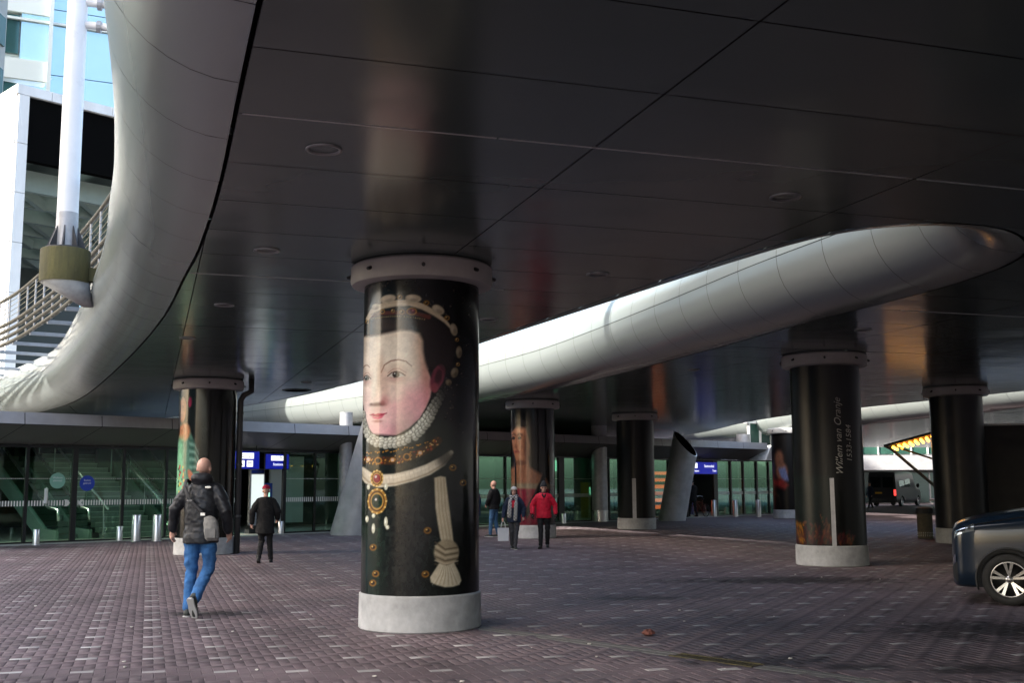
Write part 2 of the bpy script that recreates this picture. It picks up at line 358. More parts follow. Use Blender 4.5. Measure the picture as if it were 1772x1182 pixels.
o1l, t1 = side_fn(O1, True); o1r, _ = side_fn(O1, False); o2l, t2 = side_fn(O2, True); o2r, _ = side_fn(O2, False)
RIGHT = 66.0
def strips(a):
    s = []
    lo = e1(a)
    if a > t1: s.append((lo, o1l(a))); lo = o1r(a)
    if a > t2: s.append((lo, o2l(a))); lo = o2r(a)
    s.append((lo, RIGHT)); return s
via = empty('tram_viaduct', (0, 0, 0)); tag(via, 'raised tram viaduct of grey metal soffit panels with bulging rounded edges', 'viaduct')
alines = [6.69 + 1.279 * k for k in range(-22, 51)]
clines = [.49 - 3.1 * k for k in range(9, 0, -1)] + [.49, 3.33, 6.43, 9.53] + [9.53 + 3.1 * k for k in range(1, 20)]
G = .007
def cell_quads(a0, a1, c0, c1, gap, z):
    if a1 > 36: n = 4
    else: n = 8
    aa = set(np.linspace(a0 + gap, a1 - gap, n + 1))
    for t in (t1, t2):
        for d in (1e-4, .01, .03, .07, .13, .2, .3, .42, .56, .7, .9):
            if a0 + gap < t + d < a1 - gap: aa.add(t + d)
    aa = sorted(aa); Q = []
    for b0, b1 in zip(aa[:-1], aa[1:]):
        m0, m1 = strips(b0 + 1e-6), strips(b1 - 1e-6)
        if len(m0) != len(m1): continue
        for (l0, r0_), (l1, r1_) in zip(m0, m1):
            L0, R0 = max(l0 + .025, c0 + gap), min(r0_ - .025, c1 - gap); L1, R1 = max(l1 + .025, c0 + gap), min(r1_ - .025, c1 - gap)
            if R0 - L0 < .004 and R1 - L1 < .004: continue
            R0 = max(R0, L0 + 1e-4); R1 = max(R1, L1 + 1e-4)
            Q.append([(*AB(b0, L0), z), (*AB(b1, L1), z), (*AB(b1, R1), z), (*AB(b0, R0), z)])
    return Q
panels = []; back = MB(); top = MB()
for a0, a1 in zip(alines[:-1], alines[1:]):
    for c0, c1 in zip(clines[:-1], clines[1:]):
        Q = cell_quads(a0, a1, c0, c1, G, ZS)
        if Q:
            ctr = np.mean(np.array(Q).reshape(-1, 3), 0); x, y, d = proj(ctr)
            vis = d > 2 and -300 < x < 2072 and -300 < y < 1182
            panels.append((d if vis else 1e3 + abs(d), Q))
    for q in cell_quads(a0, a1, -60, RIGHT + .1, 0, ZS + .03): back.quad(*q)
    for q in cell_quads(a0, a1, -60, RIGHT + .1, 0, ZS + 2 * RB - .03): top.quad(*q)
panels.sort(key=lambda t: t[0]); farp = MB()
for i, (d, Q) in enumerate(panels):
    if i < 290:
        m = MB()
        for q in Q: m.quad(*q)
        m.build('soffit_panel', MAT['soffit_paint'], via)
    else:
        for q in Q: farp.quad(*q)
o = farp.build('far_soffit_panels', MAT['soffit_paint'], via); o['kind'] = 'stuff'
back.build('slab_underside', MAT['dark_gap'], via); top.build('deck_slab', MAT['deck_top'], via)
# back edge and right edge beams close the slab
pb = MB(); pb.obox((*AB(-21.5, -.4), ZC), (*AB(-21.5, RIGHT), ZC), .14, 2 * RB); pb.obox((*AB(-21.4, RIGHT + .1), ZC), (*AB(71, RIGHT + .1), ZC), .14, 2 * RB); pb.build('edge_beam', MAT['alu_panel'], via)
def world_poly(P):
    W = np.array([AB(a, c) for a, c in P]); d = np.r_[0, np.cumsum(np.linalg.norm(np.diff(W, axis=0), axis=1))]
    t = np.arange(0, d[-1], .05); Q = np.stack([np.interp(t, d, W[:, 0]), np.interp(t, d, W[:, 1])], 1)
    k = np.hanning(25); k /= k.sum(); pad = np.concatenate([Q[:1] + (Q[:1] - Q[1:13][::-1]), Q, Q[-1:] + (Q[-1:] - Q[-13:-1][::-1])])   # even, smooth run
    return np.stack([np.convolve(pad[:, 0], k, 'valid'), np.convolve(pad[:, 1], k, 'valid')], 1)
def resample(P, step):
    d = np.r_[0, np.cumsum(np.linalg.norm(np.diff(P, axis=0), axis=1))]; n = max(2, int(round(d[-1] / step)))
    return d, n
EDGE_TOP = R_(88)
def bullnose(P, step, keepfn):
    P = world_poly(P); d, n = resample(P, step); L = d[-1]
    f = lambda s: np.array([np.interp(s, d, P[:, 0]), np.interp(s, d, P[:, 1])])
    def nrm(s):
        t = f(min(s + .3, L)) - f(max(s - .3, 0)); t /= np.linalg.norm(t); return np.array([-t[1], t[0]])
    def pt(s, ph, r): p = f(s) + nrm(s) * r * math.cos(ph); return (p[0], p[1], ZC + r * math.sin(ph))
    fine = np.linspace(0, L, n * 3 + 1); bk = MB()
    phs = np.linspace(-math.pi / 2, math.pi / 2, 13); vs = [pt(s, ph, RB - .09) for s in fine for ph in phs]
    bk.add(vs, [(i * 13 + k, (i + 1) * 13 + k, (i + 1) * 13 + k + 1, i * 13 + k + 1) for i in range(len(fine) - 1) for k in range(12)])
    bk.build('edge_backing', MAT['dark_gap'], via, smooth=True)
    for i in range(n):
        s0, s1 = L * i / n + .006, L * (i + 1) / n - .006
        c = pt((s0 + s1) / 2, 0, RB)
        for ph0, ph1 in ((-math.pi / 2 + .012, -.008), (.008, EDGE_TOP)):
            m = MB(); ss = np.linspace(s0, s1, 6); pp = np.linspace(ph0, ph1, 10)
            m.add([pt(s, ph, RB) for s in ss for ph in pp], [(a * 10 + k, (a + 1) * 10 + k, (a + 1) * 10 + k + 1, a * 10 + k + 1) for a in range(5) for k in range(9)])
            m.build('edge_panel', MAT['alu_panel'], via, smooth=True)
bullnose(E1, 1.28, None); bullnose(O1, 1.28, None); bullnose(O2, 1.9, None)
for al, c0, c1 in ((7.969, .55, 2.5), (7.969, 2.52, 6.4), (7.969, 6.46, 14), (14.365, .4, 4.6), (14.365, 11.2, 16)):
    m = MB(); m.obox((*AB(al, c0), ZS + .002), (*AB(al, c1), ZS + .002), .022, .012); m.build('seam_strip', MAT['seam_strip'], via)

# ------------------------------------------------------------------ recessed ceiling lamps
rim = MB().lathe([(.145, .005), (.15, -.012), (.125, -.014), (.112, .02)], 28).mesh('rim', True); len_ = MB().lathe([(.113, .012), (.06, .035), (.001, .04)], 24).mesh('lens', True)
lamps = [(8.65, 1.25, 'first one in from the bulging edge beside the portrait of the lady'), (8.85, 5.65, ''), (12.7, 1.2, ''), (12.94, 5.43, ''), (16.8, .98, ''), (20.8, .58, ''), (17.1, 5.22, ''), (29, 3.84, ''), (16.4, 11.95, ''), (23.4, 12.24, '')]
for al, ac, _ in lamps:
    e = empty('ceiling_downlight', (*AB(al, ac), ZS)); tag(e, 'small round unlit downlight recessed in the grey metal soffit', 'downlight', 'recessed downlights in the soffit')
    link('rim', rim, MAT['lamp_metal'], e); link('lens', len_, MAT['lamp_glass'], e)
e = empty('ceiling_vent', (*AB(31.5, 3.9), ZS)); tag(e, 'large round black vent grille in the soffit by the grey drainpipe', 'vent')
MB().lathe([(.4, .004), (.41, -.015), (.36, -.018), (.34, .01)], 28).build('rim', MAT['frame_dark'], e, True); MB().lathe([(.36, -.004), (.001, -.004)], 28).build('grille', MAT['black'], e, True)

# ------------------------------------------------------------------ printed columns
def vnoise(x, y, seed=0):
    def h(a, b): return np.modf(np.abs(np.sin(a * 127.1 + b * 311.7 + seed * 74.7) * 43758.5453))[0]
    xi, yi = np.floor(x), np.floor(y); fx, fy = x - xi, y - yi; fx = fx * fx * (3 - 2 * fx); fy = fy * fy * (3 - 2 * fy)
    return (h(xi, yi) * (1 - fx) + h(xi + 1, yi) * fx) * (1 - fy) + (h(xi, yi + 1) * (1 - fx) + h(xi + 1, yi + 1) * fx) * fy
class Paint:
    """flat print: soft-edged shapes laid over one another, x across the sheet, y down"""
    def __init__(s, x, y, base): s.x, s.y = x, y; s.c = np.tile(np.array(base, float), (len(x), 1))
    def mix(s, m, col): m = np.clip(m, 0, 1)[:, None]; s.c = s.c * (1 - m) + np.array(col, float) * m
    def ell(s, cx, cy, rx, ry, col, soft=.25, rot=0, k=1.0, test=None):
        dx, dy = s.x - cx, s.y - cy; c, n = math.cos(rot), math.sin(rot); u, v = (dx * c + dy * n) / rx, (-dx * n + dy * c) / ry
        d = np.sqrt(u * u + v * v); m = np.clip((1 + soft / 2 - d) / soft, 0, 1); m = m * m * (3 - 2 * m)
        if test is not None: m = m * test
        s.mix(m * k, col); return m
    def sdf(s, P):
        P = np.array(P, float); d = np.full(len(s.x), 1e9); inside = np.zeros(len(s.x), bool)
        for a, b in zip(P, np.roll(P, -1, 0)):
            e = b - a; wx, wy = s.x - a[0], s.y - a[1]; t = np.clip((wx * e[0] + wy * e[1]) / (e @ e + 1e-9), 0, 1)
            d = np.minimum(d, np.hypot(wx - t * e[0], wy - t * e[1]))
            cnd = ((a[1] > s.y) != (b[1] > s.y)) & (s.x < (b[0] - a[0]) * (s.y - a[1]) / (b[1] - a[1] + 1e-12) + a[0]); inside ^= cnd
        return np.where(inside, -d, d)
    def poly(s, P, col, soft=1.5, k=1.0):
        m = np.clip(.5 - s.sdf(P) / soft, 0, 1); s.mix(m * k, col); return m
    def stroke(s, P, wd, col, soft=1.2, k=1.0):
        P = np.array(P, float); d = np.full(len(s.x), 1e9); wd = np.broadcast_to(np.array(wd, float), (len(P),))
        for i, (a, b) in enumerate(zip(P[:-1], P[1:])):
            e = b - a; wx, wy = s.x - a[0], s.y - a[1]; t = np.clip((wx * e[0] + wy * e[1]) / (e @ e + 1e-9), 0, 1)
            d = np.minimum(d, np.hypot(wx - t * e[0], wy - t * e[1]) - (wd[i] * (1 - t) + wd[i + 1] * t) / 2)
        m = np.clip(.5 - d / soft, 0, 1); s.mix(m * k, col); return m
    def grain(s, amt, sx=2., sy=2., seed=1):
        n = vnoise(s.x / sx, s.y / sy, seed) * .6 + vnoise(s.x / sx * 2.3, s.y / sy * 2.3, seed + 3) * .4; s.c *= (1 + amt * (n - .5) * 2)[:, None]

def Z4(P): return [(620 + a / 3.941, 480 + b / 3.941) for a, b in P]
def Z6(P): return [(590 + a / 3.111, 740 + b / 3.111) for a, b in P]
def z4(a, b): return 620 + a / 3.941, 480 + b / 3.941
def z6(a, b): return 590 + a / 3.111, 740 + b / 3.111
def paint_lady(x, y):
    p = Paint(x, y, (15, 15, 16)); r = random.Random(3)
    for _ in range(130):                                     # pearls sewn on the dark veil
        X, Y = r.uniform(735, 828), r.uniform(482, 800)
        if X < 765 and 560 < Y < 760: continue
        p.ell(X, Y, r.uniform(.8, 1.7), r.uniform(.8, 1.8), (105, 92, 80), .8, k=r.uniform(.25, .8))
    for _ in range(14): p.ell(r.uniform(640, 800), r.uniform(474, 498), 1.6, 1.6, (125, 115, 100), .8, k=.5)
    # hair
    p.poly(Z4([(28, 320), (60, 260), (150, 225), (300, 222), (430, 236), (540, 275), (625, 340), (655, 450), (645, 570), (600, 660), (545, 620), (490, 690), (440, 560), (430, 420), (380, 345), (20, 400)]), (26, 17, 15), 3)
    p.ell(*z4(170, 300), 26, 12, (70, 54, 48), .9, k=.8); p.ell(*z4(320, 290), 24, 9, (46, 30, 24), 1.0, k=.8)
    for k in range(16):
        a = z4(120 + k * 24, 245 + 6 * (k % 3)); p.stroke([a, (a[0] + 5 + k * .4, a[1] + 13), (a[0] + 9 + k, a[1] + 27)], .5, (58, 40, 32), 1, .35)
    # head-dress: cream roll, jewelled band, puffs
    p.stroke(Z4([(95, 236), (160, 218), (250, 214), (340, 212), (420, 226), (480, 246)]), 7.5, (92, 42, 30), 3)
    p.stroke(Z4([(62, 260), (100, 200), (180, 160), (270, 142), (350, 140), (440, 168), (520, 218), (590, 276), (640, 340)]), [7, 10, 12, 12, 12, 11, 9, 6, 3], (206, 190, 166), 2.5)
    p.stroke(Z4([(110, 200), (200, 160), (300, 146), (400, 160)]), 2, (232, 222, 202), 3, .7); p.stroke(Z4([(90, 226), (180, 186), (300, 168), (430, 190), (540, 256)]), 1.2, (120, 96, 74), 2, .6)
    for cx, cy, rx, ry, ro, c in [(120, 170, 30, 22, -.5, 190), (205, 112, 56, 30, -.25, 205), (375, 108, 54, 30, .1, 200), (540, 190, 46, 32, .65, 186), (646, 335, 24, 46, -.2, 165), (682, 500, 20, 44, 0, 130), (652, 650, 24, 38, .25, 118), (612, 722, 20, 22, 0, 92)]:
        X, Y = z4(cx, cy); p.ell(X, Y, rx / 3.94, ry / 3.94, (c, c - 12, c - 34), .35, ro); p.ell(X - 2, Y - 2, rx / 7, ry / 7, (min(255, c + 30), c + 18, c), .9, ro, .7); p.ell(X + 2, Y + 3, rx / 8, ry / 9, (c - 60, c - 70, c - 80), .9, ro, .5)
    for cx, cy, q in [(168, 205, 4.6), (300, 208, 4.8), (285, 98, 4.6), (462, 140, 4.8), (600, 250, 4.6), (668, 410, 3.6), (675, 590, 3.4), (60, 280, 3.6), (240, 200, 3.4)]:
        X, Y = z4(cx, cy); p.ell(X, Y, q, q, (150, 112, 50), .3); p.ell(X, Y, q * .6, q * .6, (40, 22, 14), .4); p.ell(X - 1, Y - 1.2, 1, 1, (235, 210, 150), .8)
    X, Y = z4(365, 204); p.ell(X, Y, 9, 7, (170, 124, 52), .25); p.ell(X, Y, 6.8, 5.2, (92, 10, 24), .3); p.ell(X + 2, Y - 2, 1.8, 1.2, (220, 120, 130), .8)
    for k in range(26): X, Y = z4(75 + k * 15, 262 - 22 * math.sin(k / 25 * math.pi)); p.ell(X, Y, 1.1, 1.1, (205, 180, 120), .8, k=.8)
    # face
    face = Z4([(14, 390), (60, 386), (130, 382), (210, 362), (290, 342), (360, 344), (415, 368), (436, 420), (438, 500), (452, 580), (474, 640), (494, 700), (500, 760), (488, 830), (462, 900), (420, 980), (350, 1052), (270, 1102), (195, 1124), (130, 1112), (88, 1056), (60, 985), (38, 890), (14, 800)])
    fm = np.clip(.5 - p.sdf(face) / np.where(y < 640, 7.0, 3.0), 0, 1); p.mix(fm, (244, 226, 208))
    def f(cx, cy, rx, ry, col, k, rot=0): p.ell(*z4(cx, cy), rx / 3.94, ry / 3.94, col, 1.6, rot, k, fm)
    f(250, 470, 190, 130, (250, 240, 226), .7); f(440, 470, 60, 170, (206, 160, 132), .6); f(480, 700, 60, 180, (190, 126, 116), .65); f(460, 880, 110, 160, (206, 126, 134), .6)
    f(360, 880, 150, 120, (236, 158, 172), .7); f(300, 1020, 210, 100, (238, 178, 186), .6); f(190, 1090, 160, 60, (226, 158, 170), .7); f(70, 880, 60, 130, (240, 192, 194), .5)
    f(240, 800, 60, 60, (238, 214, 200), .8); f(140, 1060, 60, 30, (236, 190, 190), .6); f(430, 1010, 60, 40, (170, 100, 116), .6, -.9); f(180, 1128, 130, 16, (150, 84, 90), .8, -.05)
    f(150, 640, 26, 110, (202, 170, 150), .6, .12); f(185, 740, 30, 110, (198, 160, 146), .55, -.1); f(118, 720, 18, 150, (244, 234, 220), .8, .06)
    f(190, 860, 30, 40, (196, 134, 132), .7); f(128, 852, 34, 26, (236, 212, 200), .8)
    f(140, 882, 44, 13, (96, 56, 56), .95, -.05); f(98, 880, 10, 8, (90, 54, 56), .8); f(176, 868, 16, 16, (170, 104, 100), .7)
    f(150, 918, 34, 22, (214, 168, 164), .6)
    # eyes
    def eye(cx, cy, wd, ht, ri):
        f(cx, cy - ht * .4, wd * 1.25, ht * 2.2, (206, 176, 160), .7); f(cx, cy + ht * 1.1, wd * 1.1, ht * .9, (204, 160, 152), .6)
        al = Z4([(cx - wd, cy + ht * .35), (cx - wd * .5, cy - ht * .62), (cx + wd * .1, cy - ht * .95), (cx + wd * .6, cy - ht * .5), (cx + wd * 1.05, cy + ht * .15), (cx + wd * .5, cy + ht * .72), (cx - wd * .2, cy + ht * .85)])
        m = p.poly(al, (216, 206, 196), 1.2); p.ell(*z4(cx, cy - 2), ri / 3.94, ri / 3.94, (52, 34, 28), .3, test=m); p.ell(*z4(cx, cy - 2), ri / 7.5, ri / 7.5, (14, 10, 10), .4, test=m); p.ell(*z4(cx - ri * .35, cy - ri * .45), 1.1, 1.1, (235, 235, 230), .8, test=m)
        p.stroke(Z4([(cx - wd, cy + ht * .35), (cx - wd * .5, cy - ht * .62), (cx + wd * .1, cy - ht * .98), (cx + wd * .6, cy - ht * .55), (cx + wd * 1.1, cy + ht * .15)]), 1.5, (70, 42, 36), 1.4)
        p.stroke(Z4([(cx - wd * .95, cy - ht * .5), (cx - wd * .3, cy - ht * 1.6), (cx + wd * .4, cy - ht * 1.7), (cx + wd * 1.2, cy - ht * .6)]), .8, (150, 104, 92), 1.6, .8)
        p.stroke(Z4([(cx - wd * .7, cy + ht * .6), (cx, cy + ht * 1.0), (cx + wd * .7, cy + ht * .6)]), .7, (176, 110, 104), 1.4, .8)
    eye(264, 668, 56, 27, 24); eye(62, 692, 28, 24, 19)
    p.stroke(Z4([(166, 650), (186, 596), (230, 566), (280, 557), (330, 570), (368, 606)]), [1, 1.8, 2.2, 2.2, 1.8, .8], (128, 88, 72), 1.6, .85)
    p.stroke(Z4([(34, 616), (48, 600), (66, 597), (84, 612)]), [1, 1.8, 1.6, .8], (128, 88, 72), 1.6, .85)
    # mouth
    p.poly(Z4([(88, 954), (112, 946), (128, 951), (148, 944), (178, 946), (208, 942), (176, 962), (140, 968), (110, 964)]), (190, 62, 88), 1.5); p.poly(Z4([(100, 966), (140, 970), (190, 954), (174, 978), (146, 990), (120, 984)]), (222, 104, 128), 1.5)
    p.stroke(Z4([(88, 956), (128, 964), (150, 966), (208, 944)]), .8, (120, 30, 48), 1.2); f(142, 1002, 30, 9, (168, 96, 96), .8)
    # ear
    p.ell(*z4(538, 690), 11, 24, (104, 42, 58), .5, .28); p.ell(*z4(548, 672), 6, 15, (52, 16, 26), .7, .28); p.ell(*z4(520, 762), 6, 9, (134, 58, 70), .6)
    p.stroke(Z4([(512, 640), (540, 606), (572, 640), (572, 710), (540, 770)]), 1.4, (134, 66, 80), 2, .8)
    # dress below the collar
    p.poly([(600, 765), (640, 757), (700, 762), (745, 722), (775, 735), (792, 770), (860, 780), (860, 1060), (600, 1060)], (19, 24, 22), 6)
    p.ell(705, 930, 30, 150, (34, 34, 31), 1.6, k=.8); p.ell(650, 960, 20, 110, (26, 44, 33), 1.6, k=.7); p.ell(820, 900, 30, 190, (8, 9, 9), 1.5, k=.8)  # faint brown-grey and green reflections painted into the dress
    dm = (y > 800) & (p.c.mean(1) < 40); p.c[dm] *= (1 + .5 * (vnoise(x / 5, y / 9, 11) - .5) + .4 * (vnoise(x / 1.8, y / 3, 12) - .5))[dm][:, None]
    # ruff of overlapping discs
    ruff0 = [(40, 960, 20), (46, 1020, 22), (62, 1078, 26), (92, 1128, 30), (140, 1152, 32), (196, 1164, 34), (250, 1160, 34), (302, 1150, 34), (350, 1126, 34), (392, 1090, 34), (426, 1046, 33), (456, 1004, 32), (480, 960, 30), (500, 915, 27), (524, 872, 24), (550, 826, 20), (568, 780, 17)]
    ra = np.array(ruff0, float); ti = np.linspace(0, len(ra) - 1, 29); ruff = [(np.interp(t, np.arange(len(ra)), ra[:, 0]), np.interp(t, np.arange(len(ra)), ra[:, 1]), np.interp(t, np.arange(len(ra)), ra[:, 2]) * .86) for t in ti]
    for row in (0, 1, 2):
        for i, (cx, cy, rr) in enumerate(ruff):
            X, Y = z4(cx + row * (11 if i > 14 else -1) + (7 if row == 1 else 0), cy - 20 + row * 17 + (i % 2) * 4); q = rr / 3.94 * (1 - .08 * row); fade = (1 if i < 21 else max(.15, 1 - (i - 20) * .11)) * (1 - .06 * row)
            p.ell(X, Y, q, q, (60 * fade, 60 * fade, 54 * fade), .2); p.ell(X - .4, Y - .6, q * .86, q * .86, (206 * fade, 206 * fade, 192 * fade), .35); p.ell(X + 1, Y + 1, q * .55, q * .5, (168 * fade, 168 * fade, 156 * fade), .6, k=.8); p.ell(X - 2, Y - 2, q * .32, q * .28, (238 * fade, 238 * fade, 228 * fade), .8)
    r2 = random.Random(9)
    for k in range(24):
        t = k / 23; X, Y = z6(150 + 330 * t + r2.uniform(-6, 6), 160 - 60 * t * t + r2.uniform(-6, 6)); p.ell(X, Y, 1.4, 1.2, (176, 122, 44), .6)
    # necklace
    nk = Z6([(128, 200), (200, 204), (280, 204), (350, 190), (420, 166), (480, 130), (520, 92)]); p.stroke(nk, 15, (58, 36, 20), 4)
    for k in range(90):
        t = r2.random(); i = min(5, int(t * 6)); u = t * 6 - i; X = nk[i][0] * (1 - u) + nk[i + 1][0] * u; Y = nk[i][1] * (1 - u) + nk[i + 1][1] * u
        p.ell(X + r2.uniform(-2, 2), Y + r2.uniform(-7, 7), r2.uniform(.8, 1.7), r2.uniform(.8, 1.7), r2.choice([(180, 128, 54), (120, 74, 30), (206, 170, 110), (150, 52, 34)]), .6)
    for i, (cx, cy) in enumerate([(158, 196), (212, 204), (288, 200), (362, 184), (430, 162)]):
        X, Y = z6(cx, cy); rr = 6.5 if i % 2 else 4.5; p.ell(X, Y, rr, rr, (164, 112, 46), .25); p.ell(X, Y, rr * .66, rr * .66, (16, 14, 14) if i % 2 else (196, 170, 150), .3)
    # white sash
    sash = Z6([(118, 262), (160, 300), (220, 318), (300, 312), (390, 288), (470, 256), (540, 212), (590, 160)]); p.stroke(sash, [17, 22, 23, 22, 21, 20, 17, 8], (208, 198, 178), 3)
    p.stroke([(a, b - 5) for a, b in sash[:6]], 3, (230, 224, 208), 3, .7); p.stroke([(a, b + 7) for a, b in sash], 3, (132, 120, 100), 3, .7)
    for k in range(30):
        t = k / 29; i = min(6, int(t * 7)); u = t * 7 - i; X = sash[i][0] * (1 - u) + sash[i + 1][0] * u; Y = sash[i][1] * (1 - u) + sash[i + 1][1] * u; p.stroke([(X - 1, Y - 8), (X + 2, Y + 8)], .6, (150, 138, 118), 1.4, .4)
    p.ell(*z6(560, 190), 14, 16, (26, 24, 22), 1.3, k=.7)
    # pendant
    for cx, cy, rx, ry, core in [(206, 303, 34, 46, (120, 12, 38)), (208, 430, 52, 72, (16, 40, 30))]:
        X, Y = z6(cx, cy); p.ell(X, Y, rx / 3.11, ry / 3.11, (158, 116, 50), .12); p.ell(X, Y, rx / 3.9, ry / 3.9, (66, 42, 18), .15); p.ell(X, Y, rx / 4.6, ry / 4.6, (172, 132, 66), .12); p.ell(X, Y, rx / 5.6, ry / 5.8, core, .2); p.ell(X - 2, Y - 3, 2, 2.4, (200, 190, 190), .8)
        for k in range(12): an = k * math.pi / 6; p.ell(X + math.cos(an) * rx / 3.3, Y + math.sin(an) * ry / 3.3, 1.5, 1.5, (220, 190, 120), .7)
    for cx, cy, ry in [(160, 350, 5), (255, 350, 6), (190, 510, 4), (190, 580, 9), (256, 545, 9), (154, 528, 6), (265, 575, 4)]: X, Y = z6(cx, cy); p.ell(X, Y, 3, ry, (196, 196, 176), .4); p.ell(X - .8, Y - 1, 1, ry * .4, (245, 245, 235), .8)
    for cx, cy in [(470, 595), (190, 685), (460, 835), (600, 245), (655, 330), (190, 880), (205, 830)]:
        X, Y = z6(cx, cy); p.ell(X, Y, 6.2, 6, (120, 84, 34), .35); p.ell(X, Y, 3.6, 3.4, (40, 26, 14), .4); p.ell(X - 1.5, Y - 1.5, 1.4, 1.2, (220, 186, 110), .8)
    # hanging knotted cord with tassel
    p.poly(Z6([(503, 302), (535, 292), (562, 298), (574, 400), (588, 520), (600, 620), (606, 684), (566, 700), (536, 640), (522, 560), (510, 470), (506, 380)]), (180, 168, 142), 2.5)
    for k in range(7): p.stroke(Z6([(512 + k * 8, 305), (520 + k * 8.5, 480), (545 + k * 9, 660)]), .7, (128, 112, 88) if k % 2 else (212, 202, 178), 1.6, .6)
    p.ell(*z6(568, 716), 21, 23, (150, 138, 114), .2)
    for k in range(7): p.stroke(Z6([(510, 660 + k * 20), (560, 700 + k * 16), (626, 690 + k * 15)]), 2.6, (186, 172, 146) if k % 2 else (84, 72, 56), 2, .8)
    p.poly(Z6([(530, 776), (568, 790), (606, 772), (634, 830), (646, 872), (634, 896), (600, 906), (562, 908), (520, 896), (488, 880), (484, 852), (508, 812)]), (188, 178, 154), 2.5)
    for k in range(13): p.stroke(Z6([(548 + k * 3.4, 790), (528 + k * 7, 840), (496 + k * 11.6, 894)]), .8, (118, 104, 82) if k % 2 else (220, 212, 190), 1.4, .6)
    p.grain(.05, 2.2, 2.2, 1); p.grain(.05, 9, 9, 5); return p.c
def paint_left(x, y):      # pale lady with a teal sleeve at the near edge of a black sheet
    p = Paint(x, y, (15, 17, 15)); p.ell(-.1, .45, .3, .5, (28, 32, 26), 1.6, k=.8)
    p.poly([(-1.1, .04), (-.86, .05), (-.78, .14), (-.8, .22), (-.72, .27), (-.55, .3), (-.42, .36), (-.28, .45), (-.2, .56), (-.24, .66), (-.45, .69), (-.6, .74), (-1.1, .78)], (86, 128, 112), .03)
    p.ell(-.86, .14, .12, .09, (190, 140, 108), .3); p.ell(-.78, .29, .2, .06, (196, 138, 100), .5); p.ell(-.98, .2, .06, .14, (44, 34, 24), .6)
    p.ell(-.62, .09, .06, .035, (170, 30, 84), .6); p.poly([(-.95, .34), (-.8, .34), (-.78, .7), (-1.05, .72)], (128, 186, 150), .08)
    for k in range(12): p.stroke([(-.62 + .01 * k, .34 + .027 * k), (-.42 + .012 * k, .36 + .024 * k), (-.26, .42 + .022 * k)], .012, (150, 190, 180) if k % 2 else (38, 74, 66), .02, .8)
    p.ell(-.48, .6, .15, .035, (190, 124, 98), .4, .3)
    r = random.Random(4)
    for k in range(26): p.ell(-.85 + .01 * r.uniform(-9, 12), .52 + k * .0075, .022, .009, r.choice([(170, 40, 50), (196, 170, 90), (60, 90, 70)]), .5)
    p.poly([(0.1, .66), (.4, .645), (.7, .66), (1.2, .65), (1.2, 1.1), (-.2, 1.1), (-.2, .72)], (8, 9, 8), .04)
    p.grain(.15, .05, .02, 2); return p.c
def paint_red(x, y):       # face above a crimson bodice
    p = Paint(x, y, (16, 13, 13))
    p.poly([(-.8, .38), (-.25, .38), (-.15, .5), (.1, .54), (.55, .58), (.75, .66), (.8, .75), (-1.0, .75), (-1.0, .52), (-.75, .48)], (168, 104, 72), .04)
    p.poly([(-.98, .2), (-.7, .14), (-.3, .16), (-.12, .26), (-.16, .4), (-.3, .46), (-.55, .455), (-.8, .42), (-.9, .34)], (186, 118, 82), .04)
    p.ell(-.25, .32, .16, .16, (104, 56, 40), 1.3, k=.8); p.poly([(-1.05, .2), (-.95, .12), (-.4, .08), (.05, .14), (.1, .36), (-.02, .46), (-.12, .3), (-.3, .17), (-.7, .16)], (22, 15, 14), .05)
    for cx in (-.58, -.86): p.ell(cx, .255, .075, .013, (34, 20, 18), .6); p.stroke([(cx - .1, .23), (cx, .218), (cx + .12, .232)], .012, (70, 40, 30), .02)
    p.stroke([(-.72, .25), (-.74, .31), (-.8, .33), (-.7, .335)], .02, (120, 66, 48), .03); p.stroke([(-.84, .375), (-.7, .372), (-.58, .378)], .016, (146, 50, 46), .02)
    p.ell(-.55, .47, .3, .02, (110, 64, 46), .8, k=.8)
    p.poly([(-1.1, .645), (-.4, .645), (.6, .65), (1.1, .66), (1.1, .7), (-1.1, .69)], (150, 132, 104), .02)
    p.poly([(-1.1, .69), (.8, .7), (.82, .8), (.55, 1.02), (.3, 1.1), (-1.1, 1.1)], (158, 26, 52), .02)
    r = random.Random(8)
    for k in range(40): a, b = r.uniform(-.9, .6), r.uniform(.71, .98); p.stroke([(a, b), (a + r.uniform(-.1, .14), b + r.uniform(.01, .05))], .018, r.choice([(94, 8, 26), (190, 52, 72), (120, 16, 36)]), .03, .7)
    p.stroke([(-.78, .5), (-.76, .7), (-.7, .82)], .07, (18, 12, 14), .02); p.stroke([(.62, .52), (.35, .66), (.0, .8), (-.3, .9)], .09, (16, 12, 14), .03)
    p.poly([(.72, .68), (.95, .66), (1.1, .75), (1.1, 1.05), (.75, 1.05)], (58, 44, 36), .04)
    p.grain(.14, .06, .02, 2); g_ = p.c.mean(1, keepdims=True); p.c = (p.c * .8 + g_ * .2) * .66; return p.c
def paint_dark(x, y):
    p = Paint(x, y, (11, 11, 10)); p.ell(.1, .5, .5, .5, (15, 15, 14), 1.5); p.poly([(-1.2, .63), (1.2, .62), (1.2, 1.1), (-1.2, 1.1)], (8, 9, 8), .02); p.grain(.25, .08, .03, 3); return p.c
